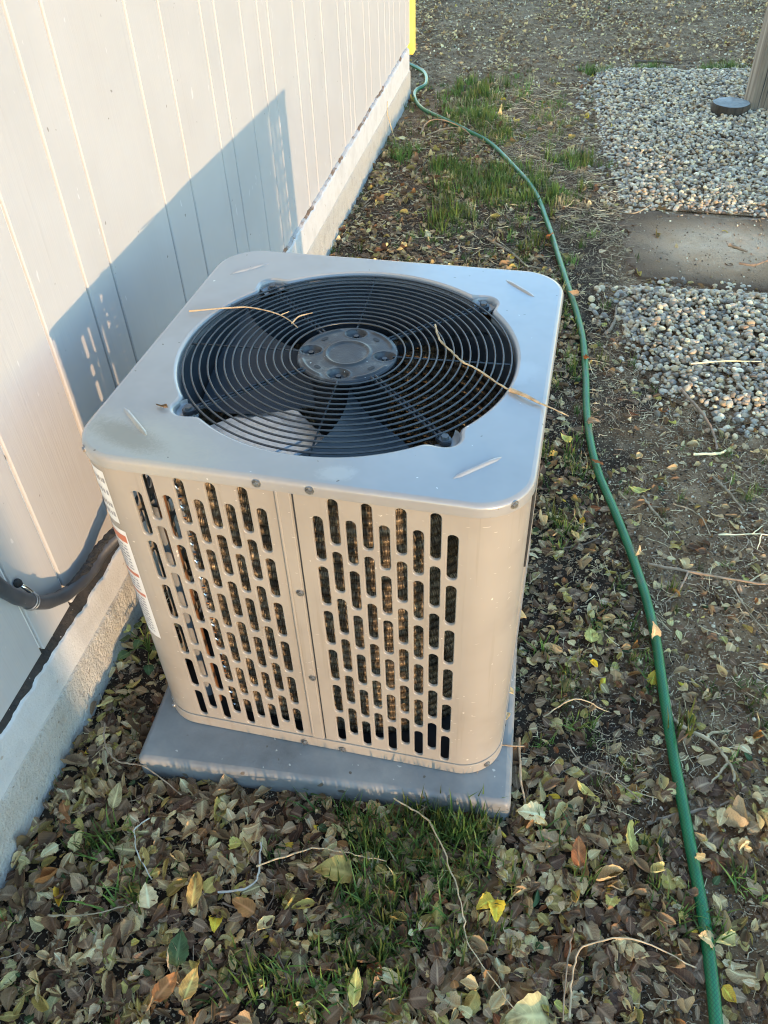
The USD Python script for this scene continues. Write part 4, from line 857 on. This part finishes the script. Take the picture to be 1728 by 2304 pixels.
# ------------------------------------------------------------------ gravel
def pebble_mesh(seed):
    g = np.random.default_rng(seed); b = trimesh.creation.icosphere(subdivisions=2); v = b.vertices * np.array([0.5, g.uniform(.34, .46), g.uniform(.22, .34)])
    v = v * (1 + (meshkit.fbm(b.vertices * 1.3 + seed * 7, 2, seed)[:, None] - 0.5) * 0.55); return v, b.faces
PSH = [pebble_mesh(s) for s in range(7)]; PK = list(PEB); PW = np.array([0.26, 0.17, 0.22, 0.12, 0.13, 0.10])
PPROTO = [("pebble", s, PM[k], True, None) for s in PSH for k in PK]
for gi, (poly, label) in enumerate(zip(GRAVEL, ("near gravel bed", "far gravel bed"))):
    bed = thing("gravel_bed", kind="structure")
    ring = np.array(poly.buffer(0.01).exterior.coords)
    vv, ff = fill(poly.buffer(0.01).segmentize(0.05), 0.0); vv[:, 2] = gh(vv[:, 0], vv[:, 1]) + 0.006
    obj("gravel_base", (vv, ff), M["soil"], bed, smooth=True)
    its = []; x0, y0, x1, y1 = poly.bounds
    x, y = scatter(x0 - .11, x1, y0 - .11, y1 + .11, 7000 if gi == 0 else 5600, 90)
    ins = shapely.contains_xy(poly, x, y); P = shapely.points(x, y); dist = np.where(ins, shapely.distance(poly.exterior, P), 0); out = np.where(ins, 0, shapely.distance(poly, P))
    edge_ = patch(x, y, 7.0, 51); k = (ins & ((dist > 0.05 * (edge_ > .5)) | (rng.random(len(x)) < .4)) | ((out < 0.11) & (rng.random(len(x)) < 0.16 * (edge_ > .42)))) & ((x - 1.365) ** 2 + (y - 4.175) ** 2 > 0.0105) & (~in_slab(x, y) | (rng.random(len(x)) < .05)); x, y, dist = x[k], y[k], dist[k]
    zs = gh(x, y) + 0.006 + 0.026 * rng.random(len(x)) * np.clip(dist / .08, 0.0, 1)
    for i in range(len(x)):
        its.append((int(rng.integers(7)) * len(PK) + rng.choice(len(PK), p=PW), (x[i], y[i], zs[i]), euler(rng.normal(0, .35), rng.normal(0, .35), rng.uniform(0, 2 * PI)), 0.010 + 0.024 * rng.beta(1.5, 2.4)))
    if gi == 0:
        sz = np.array([a[3] / px(a[1])[2] * (seen(a[1], 0)) * (0.3 + a[1][2] * 25) for a in its]); o = np.argsort(sz)[::-1]
        for i in o[:300]:
            k, p, Rm, s = its[i]; single("pebble", PPROTO[k][1], PPROTO[k][2], p, Rm, s, bed)
        its = [its[i] for i in o[300:]]
    instancer("loose_pebbles", PPROTO, its, bed)

# ------------------------------------------------------------------ grass
def tuft(seed, n=16, h=0.075, spread=0.02, lean=0.55, w=0.0022):
    g = np.random.default_rng(seed); v, f = [], []
    for _ in range(n):
        bx, by = g.normal(0, spread, 2); a = g.uniform(0, 2 * PI); L = h * g.uniform(.5, 1.2); ln = g.uniform(.1, 1) * lean; wd = w * g.uniform(.7, 1.3)
        d = np.array([math.cos(a), math.sin(a)]); nn = np.array([-d[1], d[0]]); k = len(v)
        for i, t in enumerate((0, .35, .7, 1.0)):
            r_ = L * ln * t ** 1.8; z = L * t * (1 - 0.35 * ln * t); c = np.array([bx, by]) + d * r_
            ww = wd * (1 - t ** 2 * .98)
            v += [(*(c + nn * ww), z), (*(c - nn * ww), z)]
        for i in range(3): f += [(k + 2 * i, k + 2 * i + 1, k + 2 * i + 3), (k + 2 * i, k + 2 * i + 3, k + 2 * i + 2)]
    return np.array(v), np.array(f)
GP = [("tuft", tuft(s, 16, h, sp, ln), M[mm], False, None) for s, h, sp, ln, mm in ((1, .075, .018, .6, "grass"), (2, .06, .022, .9, "grass"), (3, .09, .015, .5, "grass"), (4, .07, .02, .8, "grass_light"), (5, .055, .02, 1.0, "grass_light"), (6, .05, .02, 1.0, "grass_dry"))]
patches = [(-0.19, 4.48, .16, .22, 90), (-0.14, 3.98, .20, .28, 190), (-0.0, 3.62, .15, .14, 70), (-0.17, 3.08, .10, .12, 45), (-0.02, 2.88, .16, .18, 120), (0.10, 3.02, .16, .16, 100), (0.17, 2.75, .15, .16, 60), (-0.45, 3.3, .07, .12, 40), (-0.08, 2.48, .13, .16, 55),
           (0.47, 3.3, .12, .14, 55), (0.25, 2.95, .1, .12, 35), (0.40, 2.82, .13, .12, 40), (0.20, -0.485, .12, .026, 40), (0.31, -0.478, .10, .024, 32), (0.13, -0.58, .06, .08, 32), (0.16, -0.68, .07, .08, 48), (0.15, -0.77, .08, .06, 44), (-0.03, -0.81, .06, .04, 22), (-0.43, -0.635, .035, .03, 12),
           (0.26, -0.56, .12, .05, 42), (0.60, 5.02, .08, .05, 30), (0.95, 5.10, .10, .04, 18), (1.35, 5.13, .15, .04, 24), (1.52, 5.2, .06, .04, 16), (-0.33, -0.72, .06, .05, 6), (0.46, 0.46, .05, .08, 16), (0.50, 0.75, .05, .08, 14), (0.53, -0.12, .08, .12, 14), (0.74, -0.56, .12, .12, 16), (0.30, -0.68, .10, .08, 22),
           (0.66, 0.02, .08, .12, 16), (0.45, 1.2, .06, .3, 12), (0.30, 2.2, .2, .3, 30), (0.46, 1.75, .08, .3, 12), (0.95, -0.25, .2, .2, 16), (0.05, 4.6, .3, .4, 50), (0.3, 3.9, .2, .4, 40)]
git = []
for (cx, cy, sx, sy, n) in patches:
    for _ in range(int(n * (0.5 if cy < 1.5 else 0.8))):
        x, y = cx + rng.normal(0, sx * .6), cy + rng.normal(0, sy * .6)
        if blocked(x, y, -0.004) or abs(x - hose_x(y)) < 0.02: continue
        if Point(x, y).distance(slabpoly) < 0.02: continue
        k = rng.choice(6, p=[.24, .24, .2, .14, .1, .08]) if cy < 1.5 else rng.choice(6, p=[.12, .12, .10, .28, .22, .16])
        git.append((k, (x, y, float(gh(x, y)) - 0.002), rotz(rng.uniform(0, 2 * PI)), rng.uniform(.6, 1.15) * (1.0 if cy < -0.3 else 0.95)))
for _ in range(900):                                             # single sprigs among the litter
    x, y = rng.uniform(-.58, 1.2), rng.uniform(-1.0, 4.6)
    if blocked(x, y, -0.01) or abs(x - hose_x(y)) < 0.02 or in_gravel(x, y) or in_slab(x, y): continue
    if x > hose_x(y) and rng.random() < .6: continue
    git.append((rng.choice(6, p=[.2, .25, .05, .15, .2, .15]), (x, y, float(gh(x, y)) - 0.004), rotz(rng.uniform(0, 2 * PI)), rng.uniform(.3, .7)))
instancer("grass", GP, git, None, "stuff", "patches of short green grass growing between fallen leaves", "grass")

# ------------------------------------------------------------------ small dry litter: straw, twig bits, crumbs
def stalk(seed, bend=.15, r=.012, n=6, sides=4):
    g = np.random.default_rng(seed); p = np.zeros((n, 3)); p[:, 0] = np.linspace(-.5, .5, n); p[:, 1] = np.cumsum(g.normal(0, bend / n, n)); p[:, 2] = np.cumsum(g.normal(0, bend / n / 2, n)) + .02; p -= p.mean(0)
    return tube(p, np.linspace(r, r * .55, n), sides)
TP = [("twig", stalk(s + 10 * c, b, r), M[mm], True, None) for c, r in enumerate((.036, .018, .0085)) for s, b, mm in ((1, .15, "straw"), (2, .6, "straw"), (3, .8, "twig_pale"), (4, .25, "twig_pale"), (5, .5, "twig_grey"), (6, .3, "twig_dark"))]
tit = []
for (x0, x1, y0, y1, n, a, b, w) in ((0.70, 1.35, -0.2, 1.15, 4200, .009, .075, 0), (0.55, 1.2, -1.0, -0.2, 1600, .010, .07, 0), (-0.58, 0.7, -1.0, -0.3, 700, .015, .11, 0), (0.40, 0.74, -0.3, 2.0, 1300, .012, .08, 0), (-0.56, 0.75, 1.0, 3.6, 5200, .015, .15, 0),
                                     (-0.15, 0.62, 3.0, 4.6, 1300, .03, .26, 1), (-0.5, 0.2, 3.3, 3.95, 160, .06, .3, 1), (-1.4, 2.3, 4.6, 8.5, 5200, .02, .12, 0), (-0.58, -0.40, -0.5, 1.0, 200, .02, .09, 0), (0.45, 0.75, 2.3, 3.0, 320, .03, .2, 1)):
    x, y = scatter(x0, x1, y0, y1, n / ((x1 - x0) * (y1 - y0)), 120); ing = in_gravel(x, y) | in_slab(x, y)
    k = (~ing | (rng.random(len(x)) < .05)) & ((patch(x, y, 4.0, 33) > 0.42) | (rng.random(len(x)) < .45)); x, y, ing = x[k], y[k], ing[k]; zg = gh(x, y)
    for i in range(len(x)):
        L_ = a + (b - a) * rng.beta(1.0, 3.0); c = 0 if L_ < .035 else 1 if L_ < .09 else 2
        q = rng.choice(6, p=([.22, .16, .16, .14, .20, .12] if x0 > .6 else [.12, .10, .15, .15, .28, .20]) if not w else [.18, .22, .26, .18, .12, .04])
        tit.append((c * 6 + q, (x[i], y[i], zg[i] + 0.004 + (.02 * rng.random() if ing[i] else 0.012 * rng.random() * (x[i] < 0.7))), euler(rng.normal(0, .1), rng.normal(0, .14), rng.uniform(0, 2 * PI)), (L_, L_ * rng.uniform(.7, 1.3), L_)))
instancer("twig_litter", TP, tit, None, "stuff", "scattered dry straw and small twig pieces on the soil", "twigs")
def crumb(seed):
    b = trimesh.creation.icosphere(subdivisions=1); return b.vertices * (1 + (meshkit.fbm(b.vertices * 2 + seed, 2, seed)[:, None] - .5) * 0.9) * np.array([.5, .42, .34]), b.faces
CP = [("crumb", crumb(s), M[mm], True, None) for s, mm in ((1, "crumb"), (2, "crumb"), (3, "crumb"), (4, "chip"), (5, "twig_dark"))]
cit = []
for (x0, x1, y0, y1, n) in ((0.5, 1.4, -1.0, 1.2, 5000), (-.58, .75, .9, 4.5, 3000), (-1.4, 2.3, 4.5, 8.5, 11000), (-.58, .7, -1.0, -.3, 600), (0.6, 1.6, 1.9, 2.8, 700)):
    x, y = scatter(x0, x1, y0, y1, n / ((x1 - x0) * (y1 - y0)), 100); zg = gh(x, y) + 0.008 * in_slab(x, y)
    for i in range(len(x)):
        s = 0.003 + 0.012 * rng.beta(1, 4) * (2.4 if y[i] > 4.5 else 1)
        cit.append((rng.choice(5, p=[.28, .22, .18, .22, .1]), (x[i], y[i], zg[i] + s * .2), euler(rng.uniform(0, 6), rng.uniform(0, 6), rng.uniform(0, 6)), s))
instancer("soil_crumbs", CP, cit, None, "stuff", "small soil crumbs and pale chips over the bare ground", "soil")

# ------------------------------------------------------------------ sticks one can point at
def stick(label, pts, r_, mm, branches=(), group=None, name="stick", z=None, wob=0.004):
    g = np.random.default_rng(abs(hash_(label)) % 9999); r = r_ * 0.74
    def path(q, r0):
        P = [(x, y, (float(gh(x, y)) if z is None else z) + r0 * 0.9 + 0.007 * (z is None)) if len(p_) == 2 else tuple(p_) for p_ in q for x, y in [p_[:2]]]
        S = smooth_path(P, 6); S[1:-1] += g.normal(0, wob * .25, (len(S) - 2, 3)) * np.array([1, 1, .35]); return S
    o = thing(name, label, "stick" if name == "stick" else name.replace("_", " "), group=group or ("sticks scattered over the ground" if name == "stick" else "twigs fallen on the top grille"))
    S = path(pts, r); n = len(S); rr_ = np.linspace(r, r * .6, n) * (1 + g.normal(0, .10, n) + 0.35 * (g.random(n) < .10))
    obj("stem", tube(S, rr_, 8), M[mm], o, smooth=True)
    for bp, br in branches: 
        S2 = path(bp, br); obj("branch", tube(S2, np.linspace(br, br * .5, len(S2)), 7), M[mm], o, smooth=True)
    return o
def hash_(s): 
    h = 7
    for ch in s: h = (h * 31 + ord(ch)) % 100003
    return h
stick("thick brown stick lying half on the near edge of the gravel", [(0.845, 1.138, .035), (0.904, 1.008, .03), (0.932, 0.933), (0.933, 0.862)], .0075, "twig_pale")
stick("straight grey stick on bare soil below the gravel bed", [(0.907, 0.729), (0.939, 0.665), (0.975, 0.588)], .006, "twig_grey")
stick("short grey stick tipped by a small yellow leaf, right of the hose", [(0.698, 0.607), (0.728, 0.544), (0.758, 0.498)], .0055, "twig_grey")
stick("thin bent pale twig in the middle of the bare soil", [(0.784, 0.591), (0.854, 0.555), (0.876, 0.476)], .0025, "twig_pale")
stick("thin straight pale twig at the right edge of the bare soil", [(0.897, 0.481), (1.018, 0.492), (1.09, 0.49)], .0028, "straw", [([(0.985, 0.489), (1.02, 0.53)], .002), ([(1.01, 0.492), (0.99, 0.43)], .002)])
stick("short pale peeled stick just below the thick brown stick", [(0.863, 0.836), (0.935, 0.842), (0.959, 0.859)], .0065, "straw")
stick("long pale forked stick running from the hose to the right edge", [(0.693, 0.338), (0.848, 0.311), (0.995, 0.301), (1.062, 0.298)], .0048, "twig_pale", [([(0.80, 0.318), (0.775, 0.25), (0.735, 0.20)], .003), ([(0.95, 0.303), (0.99, 0.34)], .003), ([(0.90, .306), (0.93, .22), (0.98, .12)], .0025)])
stick("thin grey twig between the unit and the hose", [(0.462, 0.357), (0.545, 0.394), (0.6, 0.458)], .0032, "twig_grey")
stick("crooked branching stick right of the hose beside the pad corner", [(0.721, -0.059), (0.732, -0.145), (0.797, -0.188), (0.827, -0.223), (0.845, -0.27), (0.823, -0.313)], .0062, "twig_pale", [([(0.797, -0.188), (0.814, -0.168), (0.849, -0.159)], .004), ([(0.835, -0.24), (0.815, -0.27), (0.785, -0.305)], .0035)])
stick("straight tan stick poking under the green hose", [(0.66, -0.405), (0.691, -0.389), (0.78, -0.354), (0.843, -0.323)], .0062, "twig_grey")
stick("pale twig curving around the front right corner of the pad", [(0.393, -0.278, .05), (0.404, -0.386, .045), (0.43, -0.433), (0.472, -0.443), (0.577, -0.396)], .0032, "twig_pale", [([(0.404, -0.30, .055), (0.35, -0.315, .066), (0.318, -0.335, .066), (0.312, -0.385, .066)], .0018)])
stick("long thin pale runner trailing from the pad to the bottom edge", [(0.151, -0.462, .055), (0.227, -0.501, .06), (0.278, -0.577, .055), (0.313, -0.658, .055), (0.333, -0.716, .05), (0.417, -0.802, .05)], .0024, "twig_pale")
stick("bleached curled stem among brown leaves, lower left of centre", [(-0.149, -0.692, .03), (-0.1, -0.679, .034), (-0.081, -0.652, .036), (-0.096, -0.585, .032)], .0035, "white_stem")
stick("thin grey twig dropping to the bottom edge below the bleached stem", [(-0.134, -0.709, .03), (-0.051, -0.733, .03), (-0.002, -0.785, .03), (0.031, -0.829, .03)], .0028, "twig_grey")
stick("short bleached crooked twig on the dense leaves at lower left", [(-0.334, -0.575, .035), (-0.354, -0.604, .035), (-0.322, -0.655, .034), (-0.283, -0.69, .03)], .0020, "white_stem")
stick("bent grey twig between the foundation and the pad's left corner", [(-0.521, -0.379, .035), (-0.495, -0.434, .035), (-0.45, -0.464, .035), (-0.383, -0.472, .04), (-0.288, -0.516, .035)], .0030, "twig_pale")
stick("arched pale twig above the leaves right of the pad", [(0.444, -0.196, .02), (0.51, -0.16, .05), (0.586, -0.16, .02)], .0022, "twig_pale")
stick("bowed pale stem with a hooked end near the bottom right", [(0.51, -0.79, .02), (0.514, -0.72, .03), (0.532, -0.678, .04), (0.614, -0.652, .045), (0.728, -0.672, .02)], .0028, "twig_pale")
stick("thin upright-running twig left of the hooked stem near the bottom", [(0.514, -0.645, .03), (0.505, -0.70, .03), (0.498, -0.80, .03)], .0028, "twig_grey")
stick("long arching pale root by the far end of the foundation", [(-0.399, 3.605, .02), (-0.371, 3.731, .05), (-0.284, 3.708, .07), (-0.147, 3.613, .05), (-0.045, 3.447, .02)], .005, "twig_pale", [([(-0.36, 3.60, .02), (-0.25, 3.66, .04), (-0.16, 3.70, .03)], .004)])
stick("dry stalk leaning against the far foundation", [(-0.52, 3.50, .0), (-0.575, 3.56, .13), (-0.578, 3.58, .20)], .004, "twig_pale")
stick("brown branch lying behind the unit next to the hose", [(0.10, 2.27), (0.221, 2.145), (0.294, 2.022), (0.409, 1.99)], .007, "twig_grey")
stick("forked pale branch ending at the slab's far left corner", [(0.46, 2.86), (0.512, 2.816), (0.685, 2.662), (0.76, 2.599, .03), (0.833, 2.699, .03)], .005, "twig_pale", [([(0.66, 2.90), (0.63, 2.80), (0.70, 2.70), (0.80, 2.70)], .004)])
stick("thick short stick on the middle of the dirty slab", [(1.137, 2.297, .03), (1.203, 2.24, .03)], .011, "twig_grey")
stick("forked grey stick on the slab's near right edge", [(1.156, 2.126, .03), (1.21, 2.116, .03), (1.278, 2.169, .03), (1.34, 2.21, .03)], .008, "twig_grey")
stick("curved grey stick along the near gravel's left edge", [(0.602, 1.501), (0.638, 1.584), (0.653, 1.721)], .008, "twig_grey")
stick("straight straw lying across the near gravel pebbles", [(0.886, 1.291, .045), (1.0, 1.318, .048), (1.123, 1.338, .045)], .0035, "straw")
stick("dark stick on the soil at the far edge of the gravel", [(0.86, 5.17, .03), (1.0, 5.18, .03), (1.12, 5.15, .03)], .014, "twig_dark")
stick("thin tan runner crossing the big spotted olive leaf", [(-0.087, -0.638, .045), (0.012, -0.591, .055), (0.087, -0.589, .055), (0.158, -0.589, .05)], .0022, "twig_pale")
stick("thin brown runner near the bottom left corner", [(-0.446, -0.789, .04), (-0.371, -0.778, .045), (-0.298, -0.74, .04)], .0024, "twig_grey")
stick("grey twig zigzagging from the pad toward the hose", [(0.497, -0.263, .03), (0.528, -0.313, .035), (0.582, -0.322, .03), (0.648, -0.373, .03)], .0024, "twig_grey")
# two twigs on the grille (unit's own frame turned by PHI)
def on_unit(q, dz=0.0): c, s = math.cos(PHI), math.sin(PHI); return [(c * x - s * y, s * x + c * y, T + z) for x, y, z in q]
stick("budded tan twig lying across the left side of the top grille", on_unit([(-0.345, 0.076, .006), (-0.253, 0.114, .003), (-0.21, 0.112, .004), (-0.159, 0.097, .003), (-0.115, 0.059, .003)]), .0024, "twig_pale",
      [(on_unit([(-0.130, 0.072, .003), (-0.122, 0.095, .006), (-0.098, 0.106, .010)]), .0018), (on_unit([(-0.16, 0.098, .004), (-0.145, 0.103, .010)]), .0012)], name="twig", wob=.0015)
stick("longer tan twig reaching from the right of the grille over the cover's edge", on_unit([(0.143, 0.115, .003), (0.160, 0.065, .003), (0.188, 0.028, .003), (0.215, -0.005, .003), (0.245, -0.025, .003), (0.301, -0.074, .003), (0.335, -0.095, .005), (0.384, -0.121, .004), (0.41, -0.128, -.002)]), .0026, "twig_pale",
      [(on_unit([(0.308, -0.078, .004), (0.335, -0.094, .006), (0.362, -0.110, .004)]), .0042)], name="twig", wob=.0015)

# ------------------------------------------------------------------ leaves one can point at
def big_leaf(label, x, y, L, kind, shape, yaw_, tilt=(0, 0), dz=0.026, z=None, two=False):
    o = thing("fallen_leaf", label, "leaf", group="large single leaves on the ground", loc=(x, y, (float(gh(x, y)) + dz) if z is None else z))
    for k in range(2 if two else 1):
        (v, f), uv = SHAPES[shape]
        v = (np.asarray(v) + [0, 0.5 if two else 0, 0]) * L @ euler(tilt[0], tilt[1], yaw_ + k * 0.9).T
        obj("blade", (v, f), LM[kind], o, smooth=True, uv=uv)
big_leaf("bright yellow two-lobed leaf in the grass in front of the pad", 0.373, -0.612, .048, "bright", 4, 2.3, (.3, .1), .03, two=True)
big_leaf("large pale yellow round leaf at the pad's front right corner", 0.429, -0.435, .062, "pale", 7, 1.7, (.25, 0), .035)
big_leaf("yellow-green leaf standing on edge left of the hose", 0.62, -0.452, .062, "lime", 1, 0.4, (.5, .6), .035)
big_leaf("long pale green leaf alone on the bare soil right of the hose", 0.69, 0.634, .062, "lime", 5, 1.65, (0.1, .1), .012)
big_leaf("very large grey-green leaf cut by the bottom edge", 0.447, -0.80, .095, "sage", 4, 1.9, (.2, .1), .035)
big_leaf("smooth rusty brown oval leaf standing in the grass right of the pad", 0.522, -0.504, .058, "rust", 0, 0.1, (.6, 0), .04)
big_leaf("pale grey rounded leaf on brown leaves at lower left", -0.276, -0.724, .048, "pale", 7, 0.5, (.1, .1), .036)
big_leaf("curled yellow leaf just right of the pale grey rounded leaf", -0.192, -0.699, .066, "yellow", 6, 0.2, (.1, .3), .036)
big_leaf("sage green oval leaf near the pad's front left corner", -0.423, -0.540, .056, "sage", 0, 0.1, (.2, 0), .036)
big_leaf("dark green leaf low on the brown litter near the bottom", -0.183, -0.804, .060, "green", 3, 0.2, (.1, 0), .036)
big_leaf("clean yellow oval leaf at the bottom left", -0.141, -0.857, .052, "yellow", 1, -0.1, (.1, .1), .038)
big_leaf("light green pointed leaf with a pale midrib at the bottom centre", 0.144, -0.816, .060, "lime", 5, 0.1, (.1, .1), .045)
big_leaf("big spotted olive leaf left of the foreground grass", 0.064, -0.620, .078, "olive", 4, 1.7, (.2, .1), .036)
big_leaf("rust red leaf beside the yellow oval leaf at the bottom", -0.180, -0.868, .055, "rust", 1, -0.5, (.2, .1), .038)
big_leaf("orange brown leaf at the end of the bleached curled stem", -0.09, -0.712, .050, "rust", 3, 1.3, (.2, .1), .034)
big_leaf("small pale lime oval leaf halfway between pad and hose", 0.549, 0.058, .045, "lime", 7, 0.1, (.1, 0), .022)
big_leaf("narrow yellow leaf near the pale curving twig right of the pad", 0.535, -0.367, .05, "yellow", 5, 1.1, (.2, .3), .03)
big_leaf("curled lime leaf left of the hose, close to the cover's right edge", 0.469, 0.823, .048, "lime", 8, 0.8, (.2, .2), .03)
c_, s_ = math.cos(PHI), math.sin(PHI)
o = thing("leaf_scrap", "tiny curled brown leaf scrap on the unit's top cover", "leaf", (c_ * -0.262 + s_ * 0.235, s_ * -0.262 - c_ * 0.235, T + .002))
obj("blade", (np.asarray(SHAPES[2][0][0]) * .024 @ rotz(1.35).T, SHAPES[2][0][1]), LM["umber"], o, smooth=True, uv=SHAPES[2][1])

# ------------------------------------------------------------------ weed at the foundation
weed = thing("weed", "small leafy green weed between the foundation and the unit", "plant", (-0.515, -0.150, float(gh(-.515, -.15))))
g_ = np.random.default_rng(31)
for k in range(11):
    a = k * 2.4; r_ = 0.012 + 0.0035 * k; h_ = 0.075 - 0.004 * k + g_.uniform(-.01, .01)
    top = np.array([r_ * math.cos(a) * 1.3, r_ * math.sin(a) * 1.3, h_])
    obj("stem", tube(smooth_path([(0, 0, 0), (top[0] * .4, top[1] * .4, h_ * .7), tuple(top)], 4), .0013, 5), M["grass_light"], weed, smooth=True)
    (v, f), uv = leaf_mesh(40 + k, .85, .25, .3, .10, .8, stem=False)
    v = (np.asarray(v) + [0, .5, 0]) * g_.uniform(.026, .040) @ euler(g_.uniform(-.3, .25), g_.uniform(-.2, .2), a - PI / 2).T + top
    obj("leaf_blade", (v, f), LM["lime" if k % 3 == 0 else "green"], weed, smooth=True, uv=uv)

# ------------------------------------------------------------------ the yard's board fence, behind the camera on the sunny side
for fi, (xa, xb, hgt, lab) in enumerate(((-2.2, 2.80, 0.76, "low weathered board fence behind the viewpoint"), (6.9, 11.0, 1.75, "tall weathered board fence across the yard, right of the gap"))):
    fn = thing("board_fence", lab, "fence", (0, -5.25, 0), group="board fences across the yard")
    nb = int((xb - xa) / 0.145)
    for k in range(nb):
        x0 = xb - (k + 1) * 0.145 if fi == 0 else xa + k * 0.145
        obj("fence_board", box(x0, x0 + 0.138, -0.011, 0.011, -0.02, hgt + g_.uniform(-.01, .01), .002), M["post"], fn)
    for z in (0.25 * hgt, 0.8 * hgt): obj("fence_rail", box(xa, xb, -0.052, -0.013, z, z + 0.085, .003), M["post"], fn)
